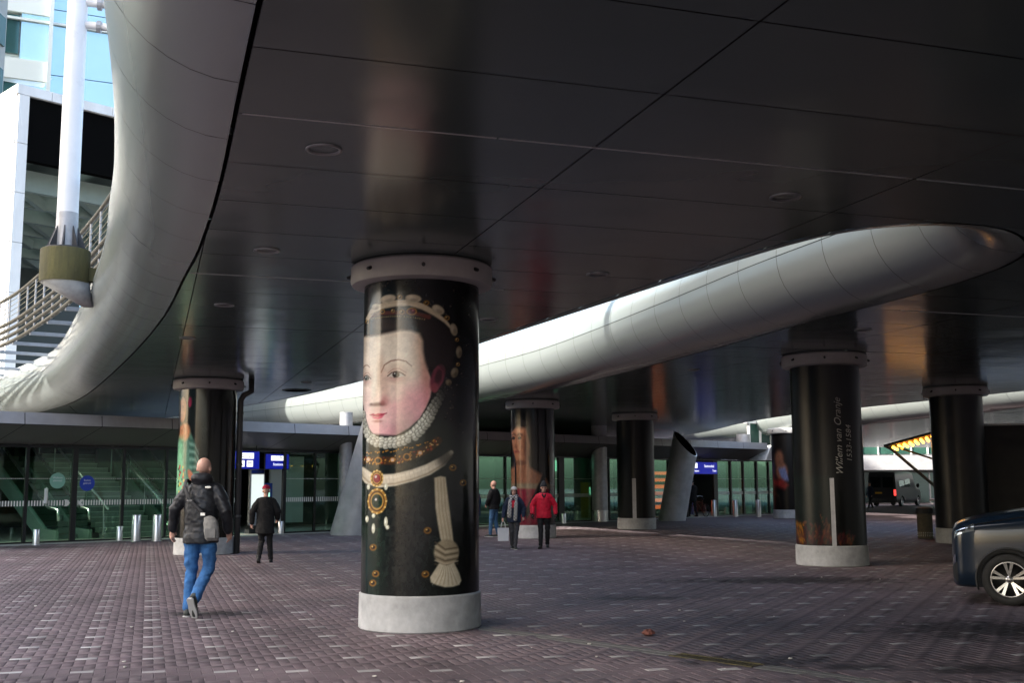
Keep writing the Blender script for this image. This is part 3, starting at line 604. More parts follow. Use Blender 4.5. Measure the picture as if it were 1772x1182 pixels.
def paint_text(x, y):
    p = Paint(x, y, (10, 11, 10)); p.poly([(-1.2, .62), (.72, .615), (1.2, .62), (1.2, 1.1), (-1.2, 1.1)], (13, 20, 17), .01); p.poly([(.14, .62), (1.2, .62), (1.2, 1.1), (.14, 1.1)], (9, 10, 9), .01)
    r = random.Random(5)
    for k in range(190):
        t = r.random(); a = r.uniform(-1, .62); b = .985 - abs(r.gauss(0, .055)) * (1.2 - .9 * abs(a + .35))
        p.ell(a, b, r.uniform(.02, .075), r.uniform(.006, .018), r.choice([(66, 26, 24), (88, 44, 26), (36, 20, 28), (30, 44, 34), (104, 62, 36), (58, 16, 22)]), .7, r.uniform(-.6, .6), .75)
    for k in range(26): a = r.uniform(-.95, -.75); p.ell(a, r.uniform(.88, .99), .03, .007, (120, 78, 22), .7, r.uniform(0, 1))
    p.grain(.2, .06, .02, 3); return p.c
def paint_ghost(x, y):     # a faint standing figure in a gown, nearly lost in black
    p = Paint(x, y, (11, 11, 12))
    p.ell(-.3, .21, .2, .1, (33, 31, 32), .7); p.ell(-.28, .185, .26, .06, (24, 22, 23), .8); p.ell(-.24, .225, .13, .07, (42, 38, 38), .6)
    p.poly([(-.5, .3), (-.1, .3), (.25, .38), (.42, .5), (.7, .46), (.75, .5), (.35, .6), (.3, .8), (.5, 1.0), (-.9, 1.0), (-.6, .75), (-.65, .58), (-.7, .42)], (22, 21, 23), .1)
    p.ell(-.1, .47, .45, .09, (27, 26, 28), .9); p.ell(-.05, .5, .12, .03, (36, 33, 33), .8); p.ell(.72, .47, .1, .03, (30, 28, 28), .8)
    for k in range(9): p.stroke([(-.3 + k * .06, .58), (-.5 + k * .12, .98)], .02, (28, 28, 30) if k % 2 else (15, 15, 16), .05, .7)
    p.grain(.2, .07, .03, 3); return p.c
def paint_child(x, y):     # figure with pale blue cloth and red fabric at the near edge
    p = Paint(x, y, (16, 13, 12)); p.ell(-.35, .5, .4, .12, (140, 88, 64), .6); p.ell(-.5, .34, .3, .12, (120, 78, 58), .8); p.poly([(-.6, .46), (-.1, .44), (.1, .62), (-.3, .64)], (112, 118, 150), .06)
    p.poly([(-.9, .6), (-.3, .6), (.1, .68), (-.2, .74), (-.9, .68)], (132, 40, 34), .06); p.stroke([(-.9, .78), (-.6, .82), (-.5, .95)], .05, (60, 44, 34), .04); p.grain(.2, .07, .03, 3); return p.c

attr_mat('print_vinyl', .16, .06, .34); attr_mat('print_satin', .32, .0, .28)
CR = .71
col_ring = MB().lathe([(.70, 4.375), (.84, 4.37), (.875, 4.34), (.88, 4.16), (.86, 4.12), (.72, 4.10), (.70, 4.10)], 56)
COLS = {}
def column(name, c, paint, label, nth, nz, px_space=False, group=None):
    root = empty('printed_column', (c[0], c[1], 0)); tag(root, label, 'column', group)
    face = math.atan2(-c[1], -c[0]); root.rotation_euler = (0, 0, face)     # local +X looks along the print's middle
    th = np.r_[np.linspace(-math.pi / 2, math.pi / 2, nth), np.linspace(math.pi / 2, 1.5 * math.pi, 14)[1:-1]]; n = len(th)
    zz = np.linspace(.40, 4.11, nz)
    T, Zg = np.meshgrid(th, zz)
    V = np.stack([CR * np.cos(T), CR * np.sin(T), Zg], 2).reshape(-1, 3)
    i, k = np.meshgrid(np.arange(nz - 1), np.arange(n), indexing='ij'); k2 = (k + 1) % n
    Fc = np.stack([i * n + k, i * n + k2, (i + 1) * n + k2, (i + 1) * n + k], 2).reshape(-1, 4)
    me = bpy.data.meshes.new('shaft'); me.vertices.add(len(V)); me.vertices.foreach_set('co', V.ravel()); me.loops.add(Fc.size); me.loops.foreach_set('vertex_index', Fc.ravel().astype(np.int32)); me.polygons.add(len(Fc)); me.polygons.foreach_set('loop_start', np.arange(0, Fc.size, 4, dtype=np.int32)); me.update(calc_edges=True); me.shade_smooth()
    sx = np.sin(T).ravel(); cs = np.cos(T).ravel(); v = ((4.10 - Zg) / 3.68).ravel()     # sheet coordinates: across, down
    if px_space:
        yc = 470 + v * 577; x, y = 729.5 + 101.5 * sx, 842 + (yc - 842) * (1 - .052 * (1 - np.maximum(cs, 0)))
    else: x, y = sx, v
    x = np.where(cs < -.02, x + 0, x)
    C_ = paint(x, y); back_ = cs < -.01; C_[back_] = (14, 14, 14)
    at = me.color_attributes.new('paint', 'FLOAT_COLOR', 'POINT'); at.data.foreach_set('color', np.c_[lin(np.clip(C_, 0, 255)) * .92, np.ones(len(C_))].astype(np.float32).ravel())
    link('shaft', me, MAT['print_vinyl' if name in ('main', 'left', 'red') else 'print_satin'], root)
    MB().lathe([(.72, 0), (.735, .015), (.73, .405), (.715, .418), (.70, .42)], 56).build('base', MAT['grey_paint'], root, sharp=35)
    MB().lathe([(.66, 4.05), (.66, 4.4)], 40).build('neck', MAT['collar_paint'], root, True)
    cl = link('collar', col_ring.mesh('collar'), MAT['collar_paint'], root); cl.data.shade_smooth(); cl.data.set_sharp_from_angle(angle=R_(35))
    for k in range(8):
        an = k * 2 * math.pi / 8 + .02; b = MB(); b.tube([(.87 * math.cos(an), .87 * math.sin(an), 4.245), (.925 * math.cos(an), .925 * math.sin(an), 4.225)], [.024, .02], 10); b.build('bolt', MAT['bolt'], cl)
    COLS[name] = (root, face); return root
main = column('main', (-1.12, 13.48), paint_lady, 'column wrapped with a portrait of a pale lady in a white ruff', 230, 430, True)
column('left', (-7.76, 27.98), paint_left, 'column with a teal sleeved figure on black, a drainpipe at its side', 110, 170)
column('red', (.65, 35.56), paint_red, 'column with a face above a crimson bodice, behind the walking couple', 90, 140)
dk = column('dark', (4.7, 42.24), paint_dark, 'plain black column between the crimson bodice column and the leaning pipe', 40, 60)
tx = column('text', (6.62, 23.18), paint_text, 'black column lettered with a name and dates in pale script', 110, 170)
column('ghost', (12.65, 31.3), paint_ghost, 'black column with a faint standing gowned figure, behind the parked car', 90, 140)
column('child', (13.46, 54.25), paint_child, 'far column with pale blue cloth and bare skin, past the lettered column', 60, 90)
def wrap_text(body, parent, th0, z0, size, material, name, shear=.25, vertical=True, r=CR + .003):
    cu_ = bpy.data.curves.new(name, 'FONT'); cu_.body = body; cu_.size = size; cu_.shear = shear; cu_.align_x = 'LEFT'; cu_.resolution_u = 3
    t = bpy.data.objects.new(name, cu_); COL.objects.link(t); dg = bpy.context.evaluated_depsgraph_get(); me = bpy.data.meshes.new_from_object(t.evaluated_get(dg)); bpy.data.objects.remove(t); me.materials.clear()
    for v in me.vertices:
        a, b = v.co.x, v.co.y
        if vertical: th_, z = th0 - b / r, z0 + a
        else: th_, z = th0 + a / r, z0 + b
        v.co = (r * math.cos(th_), r * math.sin(th_), z)
    return link(name, me, material, parent)
mat('pale_ink', (.46, .46, .42), .4)
wrap_text('Willem van Oranje', tx, math.asin(.40), 1.83, .205, MAT['pale_ink'], 'lettering', .35)
wrap_text('1533-1584', tx, math.asin(.66), 2.1, .175, MAT['pale_ink'], 'lettering', .2)
for (rt, an, wd, z0, z1) in ((tx, math.asin(-.05) + .13, .085, .42, 1.78), (dk, -.1, .14, .42, 1.9)):
    m = MB(); m.box((CR + .004, 0, (z0 + z1) / 2), (.012, wd, z1 - z0)); o = m.build('joint_strip', MAT['galv'], rt); o.rotation_euler = (0, 0, an)
# drainpipe on the left column
f_ = COLS['left'][1]; side = np.array([math.cos(f_ + math.pi / 2), math.sin(f_ + math.pi / 2)]); pc = np.array([-7.76, 27.98]) + side * .80 + np.array([math.cos(f_), math.sin(f_)]) * .1
dp = empty('drainpipe', (pc[0], pc[1], 0)); tag(dp, 'dark grey vertical drainpipe with an elbow beside the teal sleeve column', 'pipe')
mat('pipe_dark', (.06, .06, .062), .55, .2, var=.2)
sx_, sy_ = side * .26
MB().tube([(0, 0, -.02), (0, 0, 3.85), (sx_ * .3, sy_ * .3, 4.0), (sx_, sy_, 4.1), (sx_, sy_, 4.39)], .075, 14).build('pipe', MAT['pipe_dark'], dp, True)
for z in (.9, 2.2, 3.5): MB().lathe([(.078, z), (.088, z), (.088, z + .06), (.078, z + .06)], 14).build('clamp', MAT['pipe_dark'], dp)

# ------------------------------------------------------------------ station entrance: canopy, glass, hall behind
ent = empty('station_entrance', FP(0, 0, 0), FA); tag(ent, 'glass fronted station entrance under a folded grey metal canopy', 'building')
# local frame of ent: x along the front, y into the hall (-off), z up
def L(u, off, z): return (u, -off, z)
ZD = 2.95
edges = [-5.2 + 2.32 * k for k in range(20)]
for a, b in zip(edges[:-1], edges[1:]):
    if a > 38.5: break
    b = min(b, 38.9); g_ = .012; sk = .45
    m = MB(); m.quad(L(a + g_, 1.15, 3.52), L(b - g_, 1.15, 3.52), L(b - g_, 1.10, 3.87), L(a + g_, 1.10, 3.87)); m.quad(L(a + g_, 1.10, 3.87), L(b - g_, 1.10, 3.87), L(b - g_, -.2, 3.92), L(a + g_, -.2, 3.92)); m.build('fascia_panel', MAT['fascia'], ent)
    m = MB(); m.quad(L(a + g_ - sk, .02, ZD + .02), L(b - g_ - sk, .02, ZD + .02), L(b - g_, 1.15, 3.505), L(a + g_, 1.15, 3.505)); m.build('canopy_panel', MAT['canopy_under'], ent)
m = MB(); m.add([L(u, o_, z) for u in (-6, 38.8) for o_, z in ((-.4, 3.90), (1.06, 3.85), (1.10, 3.53), (-.02, ZD + .05), (-.4, ZD + .05))], [(0, 1, 6, 5), (1, 2, 7, 6), (2, 3, 8, 7), (3, 4, 9, 8), (0, 5, 9, 4), (0, 4, 3, 2, 1), (5, 6, 7, 8, 9)]); m.build('canopy_core', MAT['dark_gap'], ent)
MB().box(L(16.4, .02, ZD - .03), (44.6, .1, .08)).build('head_rail', MAT['frame_dark'], ent)
mulls = [(-4.5, .07), (-2.9, .07), (-1.35, .07), (0, .09), (1.46, .16), (3.03, .09), (4.5, .08), (6.1, .08), (7.2, .1), (9.05, .12), (10.35, .07), (11.6, .07), (13.3, .07), (15, .07), (16.7, .07), (18.4, .07), (20.1, .07), (21.7, .07), (23.6, .36), (25.75, .12), (26.9, .08), (28.3, .08), (29.9, .08), (31.5, .08), (33.0, .08), (35.5, .34), (36.9, .12), (38.1, .1), (39.4, .14), (40.6, .08), (41.7, .16)]
for u, wd in mulls: MB().box(L(u, 0, ZD / 2 - .03), (wd, .12, ZD - .05)).build('mullion', MAT['frame_dark'], ent)
openings = {(7.2, 9.05), (33.0, 35.5)}
for (u0_, w0), (u1_, w1) in zip(mulls[:-1], mulls[1:]):
    if (u0_, u1_) in openings: continue
    a, b = u0_ + w0 / 2 - .01, u1_ - w1 / 2 + .01
    pane = MB().box(L((a + b) / 2, 0, 1.48), (b - a, .016, 2.86)).build('glass_pane', MAT['door_glass'], ent)
    MB().box(L((a + b) / 2, 0, .03), (b - a, .07, .07)).build('bottom_rail', MAT['frame_dark'], pane)
    st = MB(); n = int((b - a) / .085)
    for k in range(n):
        u = a + .05 + k * .085; st.quad(L(u, .013, 1.12), L(u + .042, .013, 1.12), L(u + .042, .013, 1.28), L(u, .013, 1.28))
    nd = int((b - a) / .06)
    for k in range(nd): u = a + .03 + k * .06; st.quad(L(u, .013, 1.93), L(u + .026, .013, 1.93), L(u + .026, .013, 1.955), L(u, .013, 1.955))
    o = st.build('safety_stripe', MAT['sticker_white'], pane); o['kind'] = 'stuff'
# chevrons either side of the double door, and round stickers
def text_part(body, parent, loc, size, material, name, rz=0, ext=0.0, align='CENTER', up=True):
    cu_ = bpy.data.curves.new(name, 'FONT'); cu_.body = body; cu_.size = size; cu_.align_x = align; cu_.align_y = 'CENTER'; cu_.resolution_u = 2; cu_.extrude = ext
    t = bpy.data.objects.new(name, cu_); COL.objects.link(t); dg = bpy.context.evaluated_depsgraph_get(); me = bpy.data.meshes.new_from_object(t.evaluated_get(dg)); bpy.data.objects.remove(t); me.materials.clear()
    o = link(name, me, material, parent); o.location = loc; o.rotation_euler = (math.pi / 2, 0, rz); return o
for u, s_ in ((1.26, 1), (1.68, -1)):
    m = MB(); m.add([L(u - .1 * s_, .02, 1.1), L(u, .02, 1.1), L(u + .09 * s_, .02, 1.2), L(u, .02, 1.3), L(u - .1 * s_, .02, 1.3), L(u - .02 * s_, .02, 1.2)], [(0, 1, 2, 5), (5, 2, 3, 4)]); m.build('chevron', MAT['sticker_white'], ent)
mat('sticker_green', (.22, .45, .34), .5); mat('sticker_blue', (.02, .06, .42), .4); mat('ink_white', (.8, .8, .8), .5); mat('ink_dark', (.05, .05, .05), .5)
for u, z, mt, tx_ in ((.93, 1.88, 'sticker_green', ('Welkom', 'allemaal')), (1.86, 1.80, 'sticker_blue', ('Buiten', 'gebruik'))):
    st = MB().rings([(0, 0, z_, .24, .24) for z_ in (-.004, .004)], 28).build('round_sticker', MAT[mt], ent); st.location = L(u, .022, z); st.rotation_euler = (math.pi / 2, 0, 0)
    for k, t in enumerate(tx_):
        o = text_part(t, st, (0, .09 - k * .09, .006), .085, MAT['ink_white'], 'sticker_text'); o.rotation_euler = (0, 0, 0)
m = MB(); m.tube([L(.6, .05, 1.15), L(.6, .09, 1.2), L(.6, .09, 1.62), L(.6, .05, 1.67)], .02, 8); m.build('door_handle', MAT['steel'], ent)
MB().box(L(.6, .03, 1.42), (.1, .03, .46)).build('handle_plate', MAT['white_paint'], ent)
# hall behind the glass
mat('hall_floor', (.24, .25, .22), .3, var=.2); mat('hall_wall', (.05, .062, .055), .5, var=.4, vscale=.5); mat('hall_ceiling', (.12, .12, .12), .6); mat('step', (.30, .32, .29), .5, var=.2); mat('balustrade', (.30, .42, .36), .2, .3)
MB().box(L(18, -7, -.005), (50, 14, .03)).build('hall_floor', MAT['hall_floor'], ent); MB().box(L(18, -14, 2.2), (50, .2, 4.4)).build('hall_wall', MAT['hall_wall'], ent)
MB().box(L(18, -8.6, 3.5), (50, 11, .1)).build('hall_ceiling', MAT['hall_ceiling'], ent); MB().box(L(-7.2, -7, 2.0), (.2, 14, 4)).build('hall_wall', MAT['hall_wall'], ent); MB().box(L(43.0, -7, 2.0), (.2, 14, 4)).build('hall_wall', MAT['hall_wall'], ent)
for u, d, wd in ((6.4, -6, 3.2), (15, -7, 4), (20.5, -5, 4.6), (29, -6, 3), (38, -5, 3)): MB().box(L(u, d, 1.6), (wd, .3, 3.2)).build('hall_partition', MAT['hall_wall'], ent)
# stairs and two escalators, climbing straight into the hall
mat('step_nose', (.5, .55, .5), .4)
stw = empty('staircase', FP(4.3, -1.8, 0), FA + R_(94)); tag(stw, 'flight of grey stairs with pale nosings inside the glass entrance', 'stairs')
for k in range(17):
    st_ = MB().box((k * .29 + .145, 0, .085 + k * .17), (.29, 2.1, .165)).build('step', MAT['step'], stw); MB().box((k * .29 + .02, 0, .16 + k * .17), (.05, 2.1, .03)).build('nosing', MAT['step_nose'], st_)
for s_ in (-1, 1):
    MB().tube([(-.3, s_ * 1.08, .95), (5, s_ * 1.08, 4.0)], .04, 8).build('handrail', MAT['steel'], stw, True)
    for k in range(5): MB().obox((k * 1.2, s_ * 1.08, .1 + k * .70), (k * 1.2, s_ * 1.08, 1.1 + k * .69), .03, .03).build('baluster', MAT['steel'], stw)
for u, off, lab in ((6.3, -1.9, 'escalator with glass balustrades on the drainpipe side of the grey stairs'), (2.2, -2.4, 'escalator with glass balustrades behind the double doors')):
    ec = empty('escalator', FP(u, off, 0), FA + R_(94)); tag(ec, lab, 'escalator')
    for s_ in (-1, 1):
        m = MB(); m.add([(x_, s_ * .52 + d, z_) for d in (-.012, .012) for x_, z_ in ((-.6, .3), (-.6, .92), (.1, .98), (5, 3.83), (5, 3.15), (.2, .35))], [(0, 1, 2, 5), (5, 2, 3, 4), (11, 8, 7, 6), (10, 9, 8, 11), (0, 6, 7, 1), (1, 7, 8, 2), (2, 8, 9, 3)]); m.build('balustrade', MAT['door_glass'], ec)
        m = MB(); m.add([(x_, s_ * .56 + d, z_) for d in (-.05, .05) for x_, z_ in ((-.7, 0), (-.7, .3), (.2, .34), (5, 3.15), (5, 2.5), (.5, .0))], [(0, 1, 2, 5), (5, 2, 3, 4), (11, 8, 7, 6), (10, 9, 8, 11), (0, 6, 7, 1), (1, 7, 8, 2), (2, 8, 9, 3), (5, 4, 10, 11)]); m.build('skirt_panel', MAT['balustrade'], ec)
        MB().tube([(-.65, s_ * .52, .6), (-.62, s_ * .52, .95), (.1, s_ * .52, 1.04), (5, s_ * .52, 3.9)], .05, 8).build('handrail', MAT['steel'], ec, True)
    for k in range(14): MB().box((k * .35 + .2, 0, .05 + k * .205), (.36, .96, .18)).build('step', MAT['step'], ec)
mat('hall_light', (.8, .8, .8), .3, emit=(1, .93, .72), estr=9)
for k, (u, d) in enumerate([(u, d) for u in (-2.4, .6, 3.6, 6.6, 10, 13.5, 17, 20.5, 24, 27.5, 31, 35.5, 39) for d in (3.4,)]):
    e = empty('hall_downlight', FP(u, -d, 3.44)); tag(e, 'lit round warm downlight in the hall ceiling behind the glass', 'downlight', 'lit hall ceiling downlights'); link('rim', rim, MAT['lamp_metal'], e); MB().lathe([(.11, -.004), (.001, -.006)], 16).build('lens', MAT['hall_light'], e)
# lit signs
def sign(loc, wd, ht, label, rows, pict=(), rz=FA):
    e = empty('direction_sign', loc, rz); tag(e, label, 'sign')
    MB().box((0, .04, 0), (wd + .04, .07, ht + .04)).build('housing', MAT['frame_dark'], e); MB().box((0, 0, 0), (wd, .02, ht)).build('face', MAT['sign_blue'], e)
    for x_, z_, w_, h_ in pict: MB().box((x_, -.013, z_), (w_, .008, h_)).build('white_field', MAT['sign_white'], e)
    for t, x_, z_, s_, mt in rows: text_part(t, e, (x_, -.02, z_), s_, MAT[mt], 'sign_text')
    for s_ in (-1, 1): MB().obox((s_ * wd * .4, .04, ht / 2), (s_ * wd * .4, .04, ht / 2 + .35), .02, .02).build('hanger', MAT['frame_dark'], e)
mat('sign_ink', (.02, .02, .06), .4)
sign(FP(8.75, .0, 2.55), .95, .52, 'lit blue sign with a white 1-9 field', [('1-9', .05, .12, .2, 'sign_ink'), ('Stationshal', .1, -.1, .13, 'sign_white')], [(.05, .12, .62, .17)])
sign(FP(7.35, .3, 2.58), .95, .6, 'lit blue sign with white 0-12 and M fields', [('0-12', -.05, .14, .2, 'sign_ink'), ('L', -.22, -.12, .2, 'sign_ink'), ('M', .1, -.12, .2, 'sign_ink')], [(-.05, .15, .6, .2), (-.22, -.12, .22, .22), (.1, -.12, .24, .22)])
sign(FP(34.9, .1, 2.5), 1.35, .6, 'lit blue sign with white lettering over the far doorway', [('Stationshal', -.05, .1, .2, 'sign_white'), ('Tram', .4, -.14, .16, 'sign_white')], [])
sign(FP(33.4, .3, 2.5), 1.1, .6, 'lit blue sign with a white arrow field beside the leaning pipe', [('P', -.2, .1, .28, 'sign_ink'), ('Fietsen', .05, -.15, .16, 'sign_white')], [(-.1, .12, .5, .26)])
sign(FP(-.55, -2.2, 2.45), .8, .3, 'small blue hanging sign with two white pictograms inside the hall', [('A', -.1, 0, .18, 'sign_ink'), ('C', .15, 0, .18, 'sign_ink')], [(-.1, 0, .22, .22), (.15, 0, .22, .22)])
e = empty('hall_screen', FP(24.6, -1.2, 2.55), FA); tag(e, 'hanging departures screen glowing green behind the glass', 'screen')
mat('screen_glow', (.1, .2, .15), .3, emit=(.35, .8, .6), estr=.35); MB().box((0, 0, 0), (.85, .08, .6)).build('housing', MAT['frame_dark'], e); MB().box((0, -.045, 0), (.75, .01, .5)).build('screen', MAT['screen_glow'], e)
for k in range(5): MB().box((0, -.052, .2 - k * .1), (.68, .004, .012)).build('text_row', MAT['ink_dark'], e)
for x_ in (-.3, .3): MB().obox((x_, 0, .3), (x_, 0, .95), .03, .03).build('hanger', MAT['frame_dark'], e)
e = empty('information_panel', FP(8.3, -.6, 0), FA); tag(e, 'lit white information panel standing inside the open doorway', 'panel')
mat('panel_glow', (.6, .62, .6), .4, emit=(.9, 1, .95), estr=.18); MB().box((0, 0, 1.3), (.6, .12, 2.0)).build('body', MAT['galv'], e); MB().box((0, -.07, 1.5), (.5, .01, 1.2)).build('display', MAT['panel_glow'], e); MB().box((0, -.07, 2.2), (.5, .012, .12)).build('header', MAT['sticker_blue'], e); MB().box((0, 0, .15), (.7, .3, .3)).build('foot', MAT['frame_dark'], e)
mat('shop_glow', (.5, .08, .03), .5, emit=(1, .13, .04), estr=.35)
e = empty('shop_shelf', FP(34.6, -3, 0), FA); tag(e, 'red lit shop shelves deep inside the far doorway', 'shelf')
MB().box((0, .2, 1.2), (2.4, .1, 2.4)).build('back', MAT['frame_dark'], e)
for k in range(6): MB().box((0, 0, .35 + k * .36), (2.3, .35, .03)).build('shelf', MAT['frame_dark'], e); MB().box((0, .02, .47 + k * .36), (2.1, .2, .2 - .02 * (k % 3))).build('goods', MAT['shop_glow'], e)

mat('machine_yellow', (.5, .36, .02), .4); mat('machine_blue', (.02, .05, .22), .4); mat('panel_pale', (.42, .45, .43), .5)
for u, d, mt, lab in ((10.2, 3.2, 'machine_blue', 'blue ticket machine behind the glass by the slim steel column'), (19.3, 2.4, 'machine_yellow', 'yellow ticket machine behind the glass next to the lady column'), (26.3, 4.4, 'machine_blue', 'blue ticket machine behind the glass by the smooth steel column'), (29.6, 3.4, 'machine_yellow', 'yellow ticket machine behind the glass by the plain black column'), (37.5, 3.2, 'machine_blue', 'blue ticket machine behind the far glass doors')):
    e = empty('ticket_machine', FP(u, -d, 0), FA); tag(e, lab, 'ticket machine')
    MB().box((0, .2, .9), (.75, .5, 1.8)).build('housing', MAT[mt], e); MB().box((0, -.06, 1.35), (.5, .02, .4)).build('screen', MAT['screen_glow'], e); MB().box((0, -.06, .7), (.4, .03, .18)).build('tray', MAT['steel'], e); MB().box((.26, -.06, 1.0), (.12, .02, .2)).build('keypad', MAT['frame_dark'], e)
for u, d, wd in ((12.4, 5, 1.6), (18.6, 5.5, 1.2), (22.2, 3.5, 1.1), (27.6, 5, 1.0), (31.3, 4, 1.2), (36.4, 5, 1.0), (40.2, 3, 1.2)): MB().box(L(u, -d, 1.55), (wd, .12, 2.7)).build('hall_panel', MAT['panel_pale'], ent)
# steel columns in front of the glass
for (x, y, r, lab) in ((4.0, 50.9, .36, 'smooth grey steel column beside the plain black column'), (12.75, 60.9, .36, 'smooth grey steel column behind the far row of bollards'), (-6.2, 41.0, .24, 'slim grey steel column rising over the canopy behind the leaning pipe')):
    e = empty('steel_column', (x, y, 0)); tag(e, lab, 'column')
    MB().lathe([(r, .5), (r, ZS + .02)], 32).build('shaft', MAT['galv'], e, True); MB().lathe([(r + .012, 0), (r + .012, .5), (r, .51)], 32).build('skirt', MAT['steel'], e, sharp=40)
# leaning ventilation pipes
mat('vent_paint', (.46, .47, .47), .45, .2, var=.25, vscale=2, bump=.06, bscale=90)
def vent(base, top, r0_, r1_, cut, label):
    e = empty('leaning_pipe', base); tag(e, label, 'pipe'); b = Vector((0, 0, -.15)); t = Vector(top) - Vector(base); ax = (t - b).normalized(); a = ax.cross(Vector((0, 1, 0))).normalized(); c = ax.cross(a)
    n = 40; cn = Vector(cut).normalized(); vs = []
    for inner in (0, 1):
        for s_ in (0, 1):
            for k in range(n):
                an = 2 * math.pi * k / n; rr = (r0_ if s_ == 0 else r1_) - inner * .03; d = (a * math.cos(an) + c * math.sin(an)) * rr
                if s_ == 0: vs.append(b + d)
                else:
                    # slide along the axis to the slanted cut plane through t
                    p_ = t + d; vs.append(p_ - ax * ((p_ - t).dot(cn) / ax.dot(cn)))
    m = MB(); m.add(vs[:2 * n], [(k, (k + 1) % n, n + (k + 1) % n, n + k) for k in range(n)]); m.build('shell', MAT['vent_paint'], e, True)
    m = MB(); m.add(vs[2 * n:], [(n + k, n + (k + 1) % n, (k + 1) % n, k) for k in range(n)]); m.build('inner_lining', MAT['black'], e, True)
    m = MB(); m.add(vs[n:2 * n] + vs[3 * n:], [(k, (k + 1) % n, n + (k + 1) % n, n + k) for k in range(n)]); m.build('rim', MAT['steel'], e)
    dp_ = MB(); dp_.add([v - ax * .28 for v in vs[3 * n:]], [tuple(range(n))]); dp_.build('mesh_guard', MAT['black'], e)
vent((7.35, 51.6, 0), (8.05, 51.35, 3.55), .62, .62, (.62, -.38, .62), 'leaning grey ventilation pipe with open slanted mouth near the black column')
vent((-5.55, 38.6, 0), (-4.45, 38.3, 4.0), .82, .70, (.75, -.3, .55), 'leaning grey ventilation pipe partly hidden behind the portrait of the lady')
# bollards
bm_ = {}
def bollard(x, y, r, h, lab, grp):
    k = (r, h)
    if k not in bm_: bm_[k] = (MB().lathe([(r, 0), (r, h - .02), (r - .015, h), (.001, h)], 22).mesh('post', True), MB().lathe([(r + .02, 0), (r + .02, .012), (r, .014)], 22).mesh('flange', True))
    e = empty('bollard', (x, y, 0)); tag(e, lab, 'bollard', grp); o = link('post', bm_[k][0], MAT['steel'], e); link('flange', bm_[k][1], MAT['steel'], e)
bm_lab = [(-14.0, 32.7, .1, .46, 'short steel bollard at the foot of the double door jamb'), (-12.35, 34.95, .1, .46, 'short steel bollard beside the two tall ones by the doors'), (-11.75, 34.7, .14, .82, 'tall steel bollard next to the short one by the doors'), (-11.1, 34.7, .14, .82, 'tall steel bollard second from the short one by the doors'), (-10.35, 34.7, .14, .82, 'tall steel bollard third from the short one, half behind the walking man'), (-8.2, 39.3, .11, .45, 'short steel bollard beside the open doorway near the red hat man'), (2.2, 48.3, .11, .45, 'short steel bollard near the crimson bodice column')]
for x, y, r, h, lab in bm_lab: bollard(x, y, r, h, lab, 'steel bollards before the entrance')
for x, y, r, h in ((10.4, 57.4, .13, .85), (11.4, 59.3, .12, .45), (11.5, 57.4, .13, .85), (12.6, 57.0, .13, .85), (13.6, 61.6, .12, .45), (13.85, 56.7, .13, .85), (14.05, 56.8, .13, .85), (15.1, 62.0, .12, .45)):
    bollard(x, y, r, h, 'steel bollard in the far row past the leaning pipe' if h > .6 else 'short steel bollard against the far glass past the leaning pipe', 'far row of steel bollards' if h > .6 else 'short far bollards')

# ------------------------------------------------------------------ far side: office block with green windows, white return wall
mat('green_glass', (.05, .13, .10), .08, .2, var=.5, vscale=.4); mat('pale_wall', (.5, .5, .49), .6, var=.1); mat('dark_glass', (.02, .03, .03), .08)
fb = empty('office_block', (15.5, 92, 0), R_(-4)); tag(fb, 'far pale office block with a strip of green windows', 'building')
MB().box((24, 4, 4.8), (50, 7.8, 9.6)).build('wall', MAT['pale_wall'], fb); MB().box((24, -.05, 3.35), (50.2, .3, 1.2)).build('white_band', MAT['fascia'], fb)
for k in range(36):
    x_ = .7 + k * 1.33; MB().box((x_, .04, 5.6), (1.22, .1, 3.1)).build('window', MAT['green_glass'], fb)
    MB().box((x_ + .665, .0, 5.6), (.1, .24, 3.2)).build('window_frame', MAT['white_panel'], fb)
for k in range(18): MB().box((1.4 + k * 2.66, .04, 1.35), (2.5, .1, 2.5)).build('shop_window', MAT['dark_glass'], fb)
rw = empty('return_wall', FP(39.0, .2, 0), FA); tag(rw, 'white panelled end block over the far glass doors', 'wall'); 
MB().add([(-.35, -.95, 2.95), (3.4, -.3, 2.95), (3.4, -.3, 3.75), (.2, -.95, 3.75), (-.35, 2, 2.95), (3.4, 2, 2.95), (3.4, 2, 3.75), (.2, 2, 3.75)], [(0, 1, 2, 3), (7, 6, 5, 4), (0, 3, 7, 4), (1, 5, 6, 2), (3, 2, 6, 7), (0, 4, 5, 1)]).build('white_band', MAT['white_panel'], rw)
for k in range(3): MB().box((.75 + k * 1.1, .5, 4.4), (.98, .06, 1.25)).build('window', MAT['green_glass'], rw); MB().box((.2 + k * 1.1, .45, 4.4), (.1, .14, 1.3)).build('window_frame', MAT['white_panel'], rw)
MB().box((1.6, .5, 5.1), (3.4, .3, .16)).build('cornice', MAT['white_panel'], rw)

# ------------------------------------------------------------------ upper left: station hall portal on the deck level, tower, mast, rail
PS = 46 / 36.; PC = np.array([-16.74, 36.0]); PA = R_(46.2); pd = np.array([math.cos(PA), math.sin(PA)])
por = empty('station_hall', (PC[0] * PS, PC[1] * PS, EYE * (1 - PS)), PA); por.scale = (PS, PS, PS); tag(por, 'white panelled portal of the station hall with a black band under its roof', 'building')
